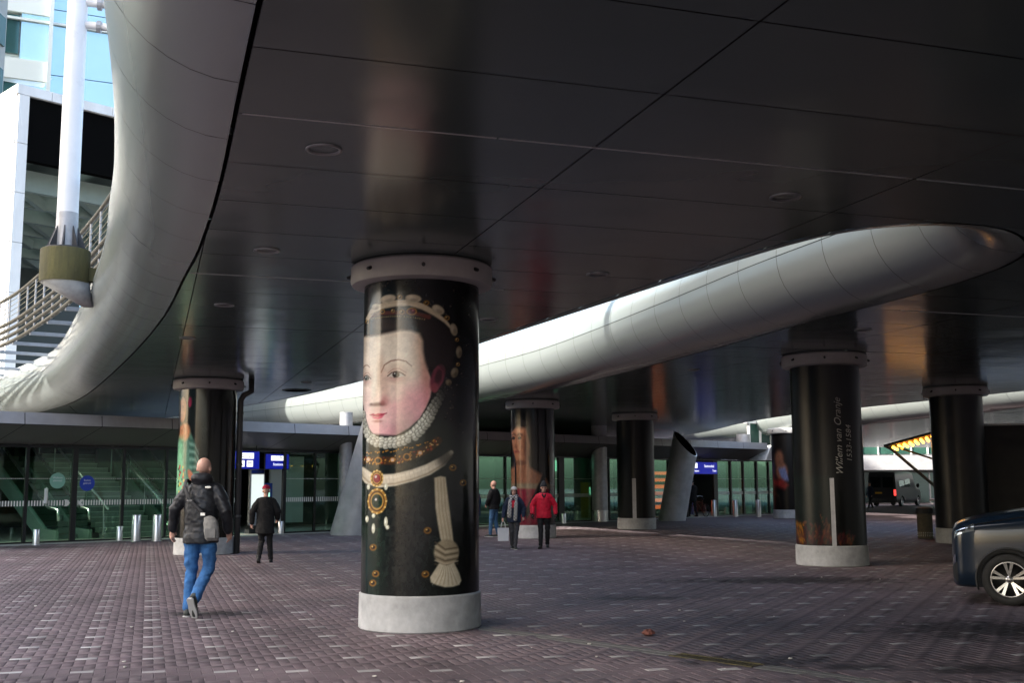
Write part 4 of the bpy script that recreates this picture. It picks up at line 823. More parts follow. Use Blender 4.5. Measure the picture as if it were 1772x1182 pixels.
# local: x along the front (to the right), y away, z up
ZT = 15.35
for k in range(7):                                                # column panels
    z1 = ZT - .34 - k * 1.72; z0 = z1 - 1.70
    MB().box((.17, .06, (z0 + z1) / 2), (.36, .12, z1 - z0)).build('front_panel', MAT['white_panel'], por)
    MB().box((-.03, 1.6, (z0 + z1) / 2), (.1, 3.0, z1 - z0)).build('side_panel', MAT['white_panel'], por); MB().box((-.03, 4.62, (z0 + z1) / 2), (.1, 2.98, z1 - z0)).build('side_panel', MAT['white_panel'], por)
for k in range(9): MB().box((.36 + .0 + k * 1.1 + .2, .06, ZT - .165), (1.085, .14, .33)).build('fascia_panel', MAT['white_panel'], por)
MB().box((.0, .06, ZT - .165), (.15, .14, .33)).build('fascia_panel', MAT['white_panel'], por); MB().box((-.03, 3.1, ZT - .165), (.1, 6.0, .33)).build('side_panel', MAT['white_panel'], por)
MB().box((5.2, .3, ZT - 1.45), (9.7, .3, 2.2)).build('black_band', MAT['black'], por); MB().box((5, 7, ZT - .1), (10, 13.5, .1)).build('roof_deck', MAT['deck_top'], por)
mat('hall_beam', (.22, .27, .24), .5, var=.1); mat('skylight', (.5, .6, .55), .2, emit=(.75, 1, .9), estr=.12); mat('rail_wire', (.32, .3, .2), .4, .6)
for k in range(7):
    y_ = 1.6 + k * 2.3; z_ = ZT - 2.9 + .0 * k
    MB().box((5, y_, z_), (10, .25, .75)).build('roof_beam', MAT['hall_beam'], por)
    for j in range(4): MB().box((.9 + j * 2.4, y_ + 1.1, z_ + .35), (.8, 1.5, .08)).build('skylight', MAT['skylight'], por); MB().obox((.2 + j * 2.4, y_ + .3, z_ + .2), (2.6 + j * 2.4, y_ + 2.2, z_ - .25), .22, .4).build('roof_strut', MAT['hall_beam'], por)
MB().box((5, 9, ZT - 2.2), (10, 15, .1)).build('roof_lining', MAT['frame_dark'], por); MB().box((5, 17, 9.5), (10.2, .2, 9)).build('rear_wall', MAT['hall_wall'], por)
mat('lamp_lit', (.8, .8, .8), .3, emit=(1, .97, .95), estr=2.5)
for x_, y_, z_ in ((.62, 1.9, 12.15), (.7, 4.6, 10.6), (.4, 7.5, 11.0)):
    e = empty('hanging_lamp', (0, 0, 0)); p = PC + x_ * pd + y_ * np.array([-pd[1], pd[0]]); e.location = (p[0] * PS, p[1] * PS, EYE + (z_ - EYE) * PS); e.scale = (PS,) * 3; tag(e, 'small lit cylinder lamp under the station hall roof beams', 'lamp', 'hanging lamps in the station hall')
    MB().lathe([(.001, .36), (.13, .36), (.13, 0)], 16).build('shade', MAT['galv'], e, True); MB().lathe([(.12, .02), (.001, .015)], 16).build('bulb', MAT['lamp_lit'], e); MB().obox((0, 0, .36), (0, 0, .9), .02, .02).build('rod', MAT['frame_dark'], e)
# glass tower
tw = empty('glass_tower', (-25.3 * 1.55, 62 * 1.55, EYE * -.55), R_(24)); tw.scale = (1.55,) * 3; tag(tw, 'tall pale blue glass tower with white mullions and window bands', 'building')
mat('tower_glass', (.50, .72, .80), .06, .55, var=.08, vscale=.2); mat('tower_teal', (.06, .17, .17), .06, .3, var=.4, vscale=.15); mat('tower_white', (.72, .78, .74), .4)
MB().box((2, 6, 40), (34, 11.6, 80)).build('core', MAT['tower_white'], tw)
for i in range(14):
    for j in range(7):
        z_ = 11.5 + i * 4.0; x_ = -5.0 + j * 3.3
        if x_ < -1.9:
            MB().box((x_, .1, z_ + .2), (3.2, .2, 2.3)).build('window', MAT['tower_teal'], tw)
        else: MB().box((x_, .06, z_), (3.22, .24, 3.95)).build('glass_panel', MAT['tower_glass'], tw)
for i in range(14): MB().box((-5, -.02, 13.6 + i * 4.0), (6.6, .3, 1.2)).build('spandrel', MAT['tower_white'], tw)
MB().box((-1.72, -.1, 40), (.22, .4, 80)).build('mullion', MAT['tower_white'], tw); MB().box((4.75, -.1, 40), (.14, .4, 80)).build('mullion', MAT['tower_white'], tw); MB().box((6, -.12, 28.6), (30, .2, .14)).build('transom', MAT['tower_white'], tw)
mat('tower_pale', (.78, .88, .86), .1, .3)  # pale slanted shapes standing in for roof reflections in the tower glass
for x_, z_, w_, h_, sk in ((.2, 20.4, 2.0, .9, 1.3), (2.3, 19.6, 2.4, .8, 1.2), (.4, 14.6, 2.2, .8, -1.2), (2.0, 13.2, 2.6, 1.0, -1.4), (5.6, 12.9, 2.4, .9, .9), (3.0, 25.4, 1.8, .8, 1.0), (-4.6, 24.8, 2.6, .5, .5)):
    m = MB(); m.add([(x_, -.075, z_), (x_ + w_, -.075, z_ - .15), (x_ + w_ + sk, -.075, z_ + h_), (x_ + sk, -.075, z_ + h_ + .1), (x_, -.05, z_), (x_ + w_, -.05, z_ - .15), (x_ + w_ + sk, -.05, z_ + h_), (x_ + sk, -.05, z_ + h_ + .1)], [(0, 1, 2, 3), (7, 6, 5, 4), (0, 4, 5, 1), (1, 5, 6, 2), (2, 6, 7, 3), (3, 7, 4, 0)]); m.build('pale_panel', MAT['tower_pale'], tw)
# mast on a mossy concrete drum at the deck edge
ms = empty('flag_mast', (-8.28, 20.0, 0)); tag(ms, 'tall white mast with a ribbed grey foot on a mossy drum', 'mast')
MB().lathe([(.44, 5.42), (.44, 6.02), (.43, 6.04), (.001, 6.04)], 36).build('drum', MAT['mossy'], ms, sharp=40)
m = MB(); m.rings([(.35, .25, 5.02, .1, .1), (.0, 0, 5.43, .44, .44)], 36); m.build('drum_soffit', MAT['grey_paint'], ms, True)
MB().obox((.3, .1, 5.6), (2.2, .6, 5.5), .22, .25).build('bracket_arm', MAT['mossy'], ms)
MB().lathe([(.001, 6.04), (.36, 6.04), (.36, 6.08), (.001, 6.085)], 32).build('foot_plate', MAT['pipe_dark'], ms, sharp=40)
MB().lathe([(.20, 6.08), (.195, 6.75)], 24).build('sleeve', MAT['galv'], ms, True); MB().lathe([(.19, 6.7), (.185, 10), (.17, 16.5), (.001, 16.5)], 28).build('pole', MAT['white_paint'], ms, True)
for k in range(8):
    an = k * math.pi / 4 + .2; c_, s_ = math.cos(an), math.sin(an); m = MB(); t_ = Vector((-s_, c_, 0)) * .012
    P = [Vector((.19 * c_, .19 * s_, 6.08)), Vector((.34 * c_, .34 * s_, 6.08)), Vector((.34 * c_, .34 * s_, 6.12)), Vector((.19 * c_, .19 * s_, 6.5))]; m.add([p + t_ for p in P] + [p - t_ for p in P], [(0, 1, 2, 3), (7, 6, 5, 4), (0, 4, 5, 1), (1, 5, 6, 2), (2, 6, 7, 3)]); m.build('rib', MAT['pipe_dark'], ms)
for z in (10.9, 10.45): MB().tube([(.1, 0, z), (2.5, .5, z - .12)], .075, 12).build('arm', MAT['white_paint'], ms, True); m = MB(); m.tube([(.36, .06, z - .02), (.44, .08, z - .025)], .115, 12); m.build('clamp', MAT['galv'], ms)
MB().tube([(.5, .1, 10.85), (1.6, .35, 10.35)], .02, 6).build('brace', MAT['galv'], ms)
# railing that follows the deck edge
mat('rail_metal', (.15, .14, .11), .4, .5, var=.2)
rl = empty('deck_railing', (0, 0, 0)); tag(rl, 'steel handrail with wires and stacked pipes along the deck edge', 'railing')
HR = world_poly(catmull([(12, .1), (18, -.4), (21.9, -.8), (26.9, -1.8), (31.4, -2.9), (36.8, -4.5), (44, -7.5), (52, -11.5)]))
dE = np.r_[0, np.cumsum(np.linalg.norm(np.diff(HR, axis=0), axis=1))]
def hp(s): return np.array([np.interp(s, dE, HR[:, 0]), np.interp(s, dE, HR[:, 1])])
ss = np.arange(0, dE[-1], .8)
for zz, rr, nm in ((6.0, .055, 'pipe'), (6.2, .055, 'pipe'), (6.4, .055, 'pipe'), (6.6, .055, 'pipe'), (7.4, .05, 'handrail'), (6.8, .009, 'wire'), (6.95, .009, 'wire'), (7.1, .009, 'wire'), (7.25, .009, 'wire')):
    MB().tube([(*hp(s), zz) for s in ss], rr, 8).build(nm, MAT['rail_metal' if nm != 'wire' else 'rail_wire'], rl, True)
for s in np.arange(.6, dE[-1] - .3, 1.25): p = hp(s); q = hp(s + .1) - p; an = math.atan2(q[1], q[0]); MB().box((p[0], p[1], 6.66), (.09, .035, 1.45), an).build('post', MAT['galv'], rl)
for s in np.arange(1.2, dE[-1], 2.5):
    p = hp(s); q = hp(s + .1) - p; q /= np.linalg.norm(q); n_ = np.array([q[1], -q[0]]); MB().obox((*p, 5.93), (*(p + n_ * 2.6), 5.93), .08, .1).build('bracket', MAT['galv'], rl)

# ------------------------------------------------------------------ the tall office across the street (out of view): it shades the square
ob = empty('office_tower', tuple(SUN_AZ * 62) + (0,), math.atan2(SUN_AZ[1], SUN_AZ[0])); tag(ob, 'tall office tower across the street behind the square', 'building')
pq = np.array([SUN_AZ[1], -SUN_AZ[0]]);  # local +y of ob is perpendicular to the sun azimuth
mat('tower_stone', (.42, .43, .40), .6); mat('tower_band', (.10, .16, .14), .1, .3)
MB().box((10, -12.5, 27), (20, 49, 54)).build('wall', MAT['tower_stone'], ob)
for k in range(13): MB().box((-.05, -12.5, 3.2 + k * 4), (.3, 48, 2.2)).build('window_band', MAT['tower_band'], ob)

# ------------------------------------------------------------------ people
def remesh(mb, name, voxel, smooth=3, material=None, parent=None):
    me = mb.mesh(name); o = bpy.data.objects.new(name, me); COL.objects.link(o)
    md = o.modifiers.new('r', 'REMESH'); md.mode = 'VOXEL'; md.voxel_size = voxel; md.use_smooth_shade = True
    if smooth: sm = o.modifiers.new('s', 'SMOOTH'); sm.factor = .5; sm.iterations = smooth
    dg = bpy.context.evaluated_depsgraph_get(); me2 = bpy.data.meshes.new_from_object(o.evaluated_get(dg)); bpy.data.objects.remove(o); bpy.data.meshes.remove(me)
    me2.materials.clear(); me2.shade_smooth(); return link(name, me2, material, parent)
def cloth(name, col, rough=.8, fold=.5, fs=9, var=.25):
    return mat(name, col, rough, bump=fold, bscale=fs, var=var, vscale=7, spec=.3)
def wrinkle(o, amp, sc, seed):
    co = np.empty(len(o.data.vertices) * 3); o.data.vertices.foreach_get('co', co); co = co.reshape(-1, 3); no = np.empty(len(co) * 3); o.data.vertices.foreach_get('normal', no); no = no.reshape(-1, 3)
    n = vnoise(co[:, 0] * sc + co[:, 2] * sc * .8 + seed, co[:, 2] * sc * 1.5 + co[:, 1] * sc, seed) + .5 * vnoise(co[:, 0] * sc * 2.2 - co[:, 1] * sc, co[:, 2] * sc * 2.6, seed + 2) - .75
    co += no * (n * amp)[:, None]; o.data.vertices.foreach_set('co', co.ravel()); o.data.update()
def V3(*a): return Vector(a)
def hand(mb, wr, el, side, curl=.6, s=1.0):
    """palm and five fingers growing from the wrist, away from the elbow"""
    ax = (wr - el).normalized(); fwd = V3(0, 1, 0); fwd = (fwd - ax * fwd.dot(ax)).normalized(); inw = ax.cross(fwd) * side    # inw points to the body
    if inw.x * -side < 0: inw = -inw
    c = wr + ax * .05 * s
    mb.tube([wr - ax * .03 * s, wr + ax * .02 * s, c, wr + ax * .085 * s], [.026 * s, .030 * s, .036 * s, .034 * s], 10, True, .62)
    for k, (off, ln) in enumerate(((.030, .070), (.010, .080), (-.010, .075), (-.028, .058))):
        b = wr + ax * .08 * s + fwd * off * s; d1 = (ax * .92 + inw * .35 * curl).normalized(); d2 = (ax * .6 + inw * .8 * curl).normalized(); d3 = (ax * .1 + inw * curl).normalized()
        p1 = b + d1 * ln * .48 * s; p2 = p1 + d2 * ln * .32 * s; p3 = p2 + d3 * ln * .22 * s; mb.tube([b, p1, p2, p3], [.0092 * s, .0086 * s, .008 * s, .007 * s], 8, True)
    b = wr + ax * .025 * s + fwd * .028 * s; p1 = b + (fwd * .7 + ax * .6 + inw * .3).normalized() * .04 * s; p2 = p1 + (ax * .9 + inw * .4 + fwd * .1).normalized() * .03 * s; mb.tube([b, p1, p2], [.012 * s, .0105 * s, .009 * s], 8, True)
DEF = dict(hip=.93, hipw=.09, sh=1.44, shw=.19, head=1.63, lean=0.0, kneeL=(-.1, .02, .5), ankL=(-.1, 0, .09), kneeR=(.1, .02, .5), ankR=(.1, 0, .09), toeL=(0, 1, 0), toeR=(0, 1, 0), elbL=(-.27, -.02, 1.15), wrL=(-.28, .08, .90), elbR=(.27, -.02, 1.15), wrR=(.28, .08, .90), headturn=0.0, headtilt=0.0)
def person(loc, yaw, height, label, pose, jacket, trousers, shoes, jm, jlen=.78, hood=False, hat=None, hair=None, gloves=None, vox=.011, face=True, group=None, bulk=1.0, coat=False, beard=None):
    P = dict(DEF); P.update(pose); k = height / 1.75
    root = empty('person', loc, yaw); root.scale = (k, k, k); tag(root, label, 'person', group)
    v = lambda a: Vector(a); ln = P['lean']; hipc = V3(0, 0, P['hip']); shc = V3(0, ln, P['sh']); hd = V3(0, ln * 1.15 + .02, P['head'])
    sL, sR = shc + V3(-P['shw'] * .92, 0, -.055), shc + V3(P['shw'] * .92, 0, -.055); hL, hR = hipc + V3(-P['hipw'], 0, -.03), hipc + V3(P['hipw'], 0, -.03)
    b = MB()
    b.rings([(0, hipc.y, hipc.z - .09, .12, .09), (0, 0, hipc.z, .165, .11), (0, ln * .35, hipc.z + .16, .14, .10), (0, ln * .7, hipc.z + .33, .165, .115), (0, ln, shc.z - .06, .17, .105), (0, ln, shc.z + .03, .09, .07)], 18)
    b.tube([shc + V3(0, 0, -.02), hd + V3(0, -.01, -.07)], [.058, .052], 12)
    for s_, h_, kn, an, tod in ((-1, hL, P['kneeL'], P['ankL'], P['toeL']), (1, hR, P['kneeR'], P['ankR'], P['toeR'])):
        kn, an = v(kn), v(an); b.tube([h_, h_.lerp(kn, .5), kn, kn.lerp(an, .35), an], [.085, .074, .054, .054, .036], 12, True)
    for s_, sh_, el, wr in ((-1, sL, P['elbL'], P['wrL']), (1, sR, P['elbR'], P['wrR'])):
        el, wr = v(el), v(wr); b.tube([sh_, sh_.lerp(el, .5), el, el.lerp(wr, .35), wr], [.056, .048, .040, .040, .027], 10, True); hand(b, wr, el, s_)
    # head: skull, jaw, nose, ears, in the head's own frame
    hm = Matrix.Translation(hd) @ Matrix.Rotation(P['headturn'], 4, 'Z') @ Matrix.Rotation(P['headtilt'], 4, 'X')
    h = MB(); h.ball((0, -.012, .03), (.076, .096, .092), 18, 12); h.ball((0, .03, -.045), (.056, .058, .066), 14, 10); h.ball((0, .052, -.092), (.028, .024, .02), 10, 6)
    h.tube([(0, .085, .02), (0, .108, -.022)], [.011, .015], 8, True)
    for s_ in (-1, 1): h.ball((s_ * .078, -.005, -.005), (.012, .022, .032), 10, 6); h.ball((s_ * .03, .072, .038), (.026, .018, .008), 8, 6)
    h.tube([(-.026, .083, -.053), (0, .09, -.051), (.026, .083, -.053)], .008, 6, True)
    b.add([hm @ Vector(q) for q in h.v], h.f)
    remesh(b, 'body', vox, 2, MAT['skin'], root)
    def hpart(name, mb_, material): mb_.v = [tuple(hm @ Vector(q)) for q in mb_.v]; return mb_.build(name, material, root, True)
    if face:
        mat('eye_dark', (.02, .015, .012), .2); mat('lip', (.42, .12, .10), .5)
        for s_ in (-1, 1): hpart('eye', MB().ball((s_ * .031, .083, .012), (.014, .008, .008), 10, 6), MAT['eye_dark']); hpart('eyebrow', MB().tube([(s_ * .015, .092, .034), (s_ * .05, .08, .034)], .005, 6), MAT['eye_dark'])
        hpart('mouth', MB().tube([(-.022, .091, -.052), (0, .0975, -.051), (.022, .091, -.052)], .006, 6), MAT['lip'])
    if hair: 
        kind, hc = hair; mat('hair_' + kind, hc, .7, bump=.6, bscale=80)
        hm_ = MB()
        if kind == 'stubble': hm_.rings([(0, -.016, z_, .079 * math.sqrt(max(0, 1 - ((z_ - .03) / .094) ** 2)) + .0015, .0985 * math.sqrt(max(0, 1 - ((z_ - .03) / .094) ** 2)) + .0015) for z_ in (.03, .05, .07, .09, .105, .116, .123)], 20)
        elif kind == 'short': hm_.ball((0, -.022, .045), (.084, .098, .09), 16, 10)
        else: hm_.ball((0, -.022, .04), (.086, .1, .09), 16, 10); hm_.tube([(-.06, -.01, 0), (-.075, .0, -.08), (-.085, .03, -.19), (-.08, .06, -.26)], [.035, .036, .034, .02], 8, True); hm_.tube([(.06, -.01, 0), (.075, 0, -.08), (.085, .03, -.19), (.08, .06, -.26)], [.035, .036, .034, .02], 8, True); hm_.tube([(0, -.07, 0), (0, -.09, -.1), (0, -.09, -.22)], [.06, .07, .05], 10, True)
        hpart('hair', hm_, MAT['hair_' + kind])
    if hat:
        kind, hc = hat; nm = 'hat_%d' % len(MAT); mat(nm, hc, .9, bump=.7, bscale=70, var=.15)
        m = MB()
        pk = .03 if kind == 'peak' else 0
        m.rings([(0, -.02, .052, .092, .110), (0, -.018, .06, .097, .113), (0, -.012, .072, .095, .114), (0, -.013, .08, .09, .108), (0, -.014, .11, .082, .098), (0, -.016, .135 + pk, .055, .066), (0, -.018, .15 + pk * 1.6, .022, .026), (0, -.018, .154 + pk * 1.8, .006, .006)], 20); hpart('knitted_hat', m, MAT[nm])
    # jacket
    t = .022 * bulk
    j = MB(); zb = jlen
    j.rings([(0, 0, zb, .18 + t, .135 + t), (0, 0, zb + .06, .182 + t, .135 + t), (0, ln * .3, (zb + 1.15) / 2, .168 + t, .125 + t), (0, ln * .65, 1.2, .178 + t, .13 + t), (0, ln, shc.z - .08, .185 + t, .12 + t), (0, ln, shc.z + .0, .15 + t, .1 + t), (0, ln, shc.z + .06, .085 + t, .075 + t)], 22)
    for s_, sh_, el, wr in ((-1, sL, P['elbL'], P['wrL']), (1, sR, P['elbR'], P['wrR'])):
        el, wr = v(el), v(wr); j.tube([sh_ + V3(-s_ * .03, 0, 0), sh_.lerp(el, .5), el, el.lerp(wr, .5), el.lerp(wr, .93)], [(.072 + t * .8), .066 + t * .6, .058 + t * .5, .052 + t * .5, .043 + t * .5], 12, True)
    if hood:
        j.rings([(0, ln - .02, shc.z + .02, .12, .11), (0, ln - .06, shc.z + .07, .125, .1), (0, ln - .075, shc.z + .115, .11, .075), (0, ln - .07, shc.z + .14, .07, .04)], 18)
    jo = remesh(j, 'coat' if coat else 'jacket', vox * 1.15, 3, jm, root); wrinkle(jo, .011, 15, 3)
    # trousers
    q = MB(); q.rings([(0, hipc.y, hipc.z - .12, .13, .1), (0, 0, hipc.z - .02, .175, .122), (0, 0, hipc.z + .1, .16, .115)], 18)
    for h_, kn, an in ((hL, P['kneeL'], P['ankL']), (hR, P['kneeR'], P['ankR'])):
        kn, an = v(kn), v(an); q.tube([h_, h_.lerp(kn, .5), kn, kn.lerp(an, .4), kn.lerp(an, .97)], [.096, .086, .068, .066, .058], 14, True)
    to = remesh(q, 'trousers', vox * 1.15, 2, trousers, root); wrinkle(to, .017, 13, 5)
    for an, td, h_ in ((P['ankL'], P['toeL'], 0), (P['ankR'], P['toeR'], 0)):
        an, td = v(an), v(td).normalized(); s_ = MB(); dn = V3(0, 0, -1); dn = (dn - td * dn.dot(td)).normalized() if abs(td.z) < .95 else V3(0, -1, 0)
        hl = an - td * .05 + dn * .045; s_.tube([an + V3(0, 0, .03), an + dn * .02], [.05, .052], 10, True); s_.tube([hl, an + td * .06 + dn * .05, an + td * .15 + dn * .058, an + td * .185 + dn * .062], [.038, .043, .04, .028], 12, True)
        so_ = remesh(s_, 'shoe', .009, 2, shoes, root)
        m = MB(); rx = td.cross(dn).normalized()
        for zz in (.074, .092): pass
        sole = []
        for zz in (.072, .09):
            for (a_, wd_) in ((-.088, .02), (-.07, .038), (0, .036), (.09, .045), (.17, .034), (.21, .012)): sole.append((a_, wd_, zz))
        vs = [an + td * a_ + dn * zz + rx * wd_ * sg for zz in (.072, .092) for sg, seq in ((1, ((-.088, .02), (-.07, .038), (0, .036), (.09, .045), (.17, .034), (.21, .012))), (-1, ((.21, .012), (.17, .034), (.09, .045), (0, .036), (-.07, .038), (-.088, .02)))) for a_, wd_ in seq]
        m.add(vs, [tuple(range(12)), tuple(range(12, 24))[::-1]] + [(i, 12 + i, 12 + (i + 1) % 12, (i + 1) % 12) for i in range(12)]); m.build('sole', MAT['sole_' + ('pale' if shoes.name.endswith('pale') else 'dark')], so_)
    if gloves:
        for w_, e_, s_ in ((P['wrL'], P['elbL'], -1), (P['wrR'], P['elbR'], 1)):
            gm = MB(); hand(gm, v(w_), v(e_), s_, .6, 1.16); remesh(gm, 'glove', .009, 1, gloves, root)
    return root, P, shc
mat('sole_pale', (.5, .5, .48), .7); mat('sole_dark', (.03, .03, .03), .8)
cloth('black_shell', (.016, .017, .02), .42, .35, 7, .2); cloth('jeans_blue', (.045, .15, .36), .85, .6, 18, .5); cloth('wool_black', (.012, .012, .013), .9, .3, 30); cloth('trouser_black', (.013, .013, .014), .85, .3, 14); cloth('jeans_mid', (.06, .14, .26), .85, .4, 14, .35); cloth('jeans_grey', (.06, .06, .065), .85, .4, 14, .3); cloth('coat_navy', (.018, .028, .055), .8, .3, 12); cloth('jacket_red', (.62, .012, .04), .6, .45, 9, .25); cloth('shoe_black', (.02, .02, .02), .5, .1); cloth('shoe_grey_pale', (.05, .055, .05), .6, .2); cloth('glove_black', (.015, .015, .015), .7)
cloth('coat_blue', (.03, .07, .14), .8, .3, 12)
# striding man seen from behind
root, P, shc = person((-4.10, 14.62, 0), R_(-2), 2.05, 'striding man in black hooded jacket and blue jeans, seen from behind', dict(kneeL=(-.105, .03, .5), ankL=(-.11, -.02, .085), kneeR=(.085, .06, .52), ankR=(.02, -.22, .20), toeR=(.05, .55, -.83), toeL=(-.05, 1, 0), elbL=(-.315, .03, 1.17), wrL=(-.36, .12, .94), elbR=(.285, -.03, 1.16), wrR=(.29, .08, .93), headtilt=-.12, headturn=-.15, lean=.03), None, MAT['jeans_blue'], MAT['shoe_grey_pale'], MAT['black_shell'], jlen=.80, hood=True, vox=.008, face=False, bulk=.85)
mat('bag_grey', (.22, .215, .20), .8, bump=.4, bscale=25, var=.25, vscale=9); mat('bag_strap', (.02, .02, .022), .7)
kk = 2.05 / 1.75
bag = empty('sling_bag', (-4.10, 14.62, 0), R_(-2)); bag.scale = (kk,) * 3; tag(bag, 'grey fabric sling bag on the striding man\'s back', 'bag')
m = MB(); m.rings([(.185, -.165, .83, .065, .03), (.185, -.18, .86, .082, .05), (.175, -.185, .95, .086, .06), (.165, -.185, 1.04, .08, .055), (.15, -.18, 1.09, .06, .04), (.14, -.175, 1.11, .025, .02)], 20); bo = remesh(m, 'pouch', .009, 2, MAT['bag_grey'], bag); wrinkle(bo, .008, 16, 7)
MB().box((.18, -.24, .92), (.11, .018, .10), .15).build('pocket', MAT['bag_grey'], bag)
m = MB(); m.tube([(.13, -.195, 1.09), (.05, -.2, 1.16), (-.08, -.185, 1.28), (-.15, -.15, 1.42), (-.165, -.06, 1.505), (-.15, .07, 1.47)], [.022] * 6, 8, False, .35); m.build('strap', MAT['bag_strap'], bag, True); MB().box((.085, -.21, 1.125), (.05, .02, .03), 0).build('buckle', MAT['steel'], bag); MB().box((-.075, -.2, 1.275), (.055, .012, .02), .5).build('buckle', MAT['steel'], bag)
lg = MB().ball((.11, -.135, 1.42), (.035, .006, .014), 10, 6).build('jacket_logo', MAT['sticker_white'], root); 
# man in dark coat and red hat
person((-5.48, 24.6, 0), R_(8), 1.68, 'man in long black coat and red knitted hat, walking to the doorway', dict(kneeL=(-.08, .1, .5), ankL=(-.12, -.14, .12), toeL=(0, .9, -.35), kneeR=(.1, .1, .5), ankR=(.13, .16, .085), elbL=(-.29, -.05, 1.16), wrL=(-.3, .02, .9), elbR=(.28, .04, 1.17), wrR=(.26, .2, 1.0), lean=.05, headtilt=-.1), None, MAT['trouser_black'], MAT['shoe_black'], MAT['wool_black'], jlen=.66, hat=('round', (.42, .01, .05)), face=False, bulk=1.5, coat=True)
# couple walking towards the camera
rw_, Pw, _ = person((.03, 29.35, 0), R_(176), 1.61, 'woman in white hat and checked scarf carrying a white bag', dict(kneeL=(-.07, .05, .5), ankL=(-.03, .1, .085), kneeR=(.07, .02, .5), ankR=(.06, -.12, .10), toeL=(-.3, 1, 0), elbL=(-.28, -.04, 1.16), wrL=(-.27, .04, .92), elbR=(.27, -.02, 1.15), wrR=(.31, .06, .9)), None, MAT['jeans_grey'], MAT['shoe_grey_pale'], MAT['coat_navy'], jlen=.76, hat=('round', (.62, .58, .52)), hair=('long', (.015, .012, .012)), bulk=1.15)
def scarf_mat():
    m = mat('scarf_check', (.6, .58, .54), .9); n = m.node_tree; c = n.nodes.new('ShaderNodeTexChecker'); c.inputs['Scale'].default_value = 22; c.inputs[1].default_value = (.62, .6, .56, 1); c.inputs[2].default_value = (.02, .02, .02, 1); tc = n.nodes.new('ShaderNodeTexCoord'); n.links.new(tc.outputs['Object'], c.inputs[0]); n.links.new(c.outputs[0], n.nodes['Principled BSDF'].inputs[0]); return m
scarf_mat()
m = MB(); m.tube([(-.1, -.02, 1.5), (-.085, .1, 1.5), (0, .14, 1.47), (.085, .1, 1.5), (.1, -.02, 1.5), (0, -.1, 1.52), (-.1, -.02, 1.5)], .045, 8); m.tube([(.07, .14, 1.47), (.1, .19, 1.3), (.11, .2, 1.1), (.12, .19, .95)], [.04, .055, .06, .065], 8, True, .4); m.tube([(-.07, .14, 1.47), (-.07, .19, 1.3), (-.06, .2, 1.05), (-.05, .19, .86)], [.04, .055, .055, .06], 8, True, .4); m.build('scarf', MAT['scarf_check'], rw_, True)
MB().box((0, .175, 1.28), (.09, .03, .2)).build('red_top', MAT['jacket_red'], rw_)
mat('bag_white', (.74, .74, .74), .6, var=.05)
def place_hand(loc, yaw, k, p): c, s = math.cos(yaw), math.sin(yaw); x, y, z = [q * k for q in p]; return (loc[0] + c * x - s * y, loc[1] + s * x + c * y, z)
hx = place_hand((.03, 29.35), R_(176), 1.61 / 1.75, (.31, .06, .8)); sb = empty('shopping_bag', (hx[0], hx[1], hx[2] - .52), R_(8)); tag(sb, 'white paper shopping bag held by the woman in the white hat', 'bag')
m = MB(); m.add([(sx_ * a_, sy_ * b_, z_) for z_, a_, b_ in ((0, .135, .06), (.34, .145, .07)) for sx_, sy_ in ((-1, -1), (1, -1), (1, 1), (-1, 1))], [(3, 2, 1, 0), (0, 1, 5, 4), (1, 2, 6, 5), (2, 3, 7, 6), (3, 0, 4, 7)]); m.build('sack', MAT['bag_white'], sb)
for sy_ in (-.06, .06): MB().tube([(-.06, sy_, .34), (-.045, sy_ * .6, .46), (0, 0, .535), (.045, sy_ * .6, .46), (.06, sy_, .34)], .006, 6).build('handle', MAT['bag_white'], sb, True)
rj, _, _ = person((.82, 29.55, 0), R_(182), 1.71, 'man in a red padded jacket and black pointed knitted hat', dict(kneeL=(-.1, .03, .5), ankL=(-.1, -.12, .12), kneeR=(.09, .08, .5), ankR=(.1, .12, .09), toeR=(.35, 1, 0), elbL=(-.31, 0, 1.16), wrL=(-.32, .06, .94), elbR=(.31, 0, 1.16), wrR=(.31, .1, .94), headtilt=-.18, lean=.05), None, MAT['trouser_black'], MAT['shoe_black'], MAT['jacket_red'], jlen=.82, hat=('peak', (.015, .015, .017)), gloves=MAT['glove_black'], bulk=1.35)
m = MB(); m.rings([(0, .06, 1.42, .11, .09), (0, .065, 1.47, .115, .095), (0, .065, 1.52, .1, .08)], 16); m.tube([(-.04, .16, 1.44), (0, .185, 1.36), (.04, .16, 1.44)], .03, 8, True); remesh(m, 'fur_collar', .012, 1, MAT['wool_black'], rj)
# bystanders
person((-.62, 36.4, 0), R_(60), 1.82, 'bald man in black jacket and jeans by the crimson bodice column', dict(kneeL=(-.1, .05, .5), ankL=(-.1, .08, .085), kneeR=(.09, .0, .5), ankR=(.09, -.1, .085), elbL=(-.27, .03, 1.16), wrL=(-.2, .14, 1.0)), None, MAT['jeans_mid'], MAT['shoe_grey_pale'], MAT['wool_black'], jlen=.86, vox=.014, bulk=1.5)
person((-1.22, 36.8, 0), R_(70), 1.7, 'person in a dark blue coat half hidden behind the lady column', dict(), None, MAT['trouser_black'], MAT['shoe_black'], MAT['coat_blue'], jlen=.7, hair=('short', (.02, .016, .012)), vox=.014, coat=True)
person((9.35, 57.6, 0), R_(20), 1.9, 'dark clothed person wheeling a bicycle by the far doorway', dict(kneeL=(-.1, .1, .5), ankL=(-.1, .2, .085), kneeR=(.09, -.02, .5), ankR=(.09, -.2, .1), elbR=(.27, .08, 1.17), wrR=(.27, .3, 1.05)), None, MAT['trouser_black'], MAT['shoe_black'], MAT['wool_black'], jlen=.72, hair=('short', (.02, .016, .012)), vox=.016, coat=True)
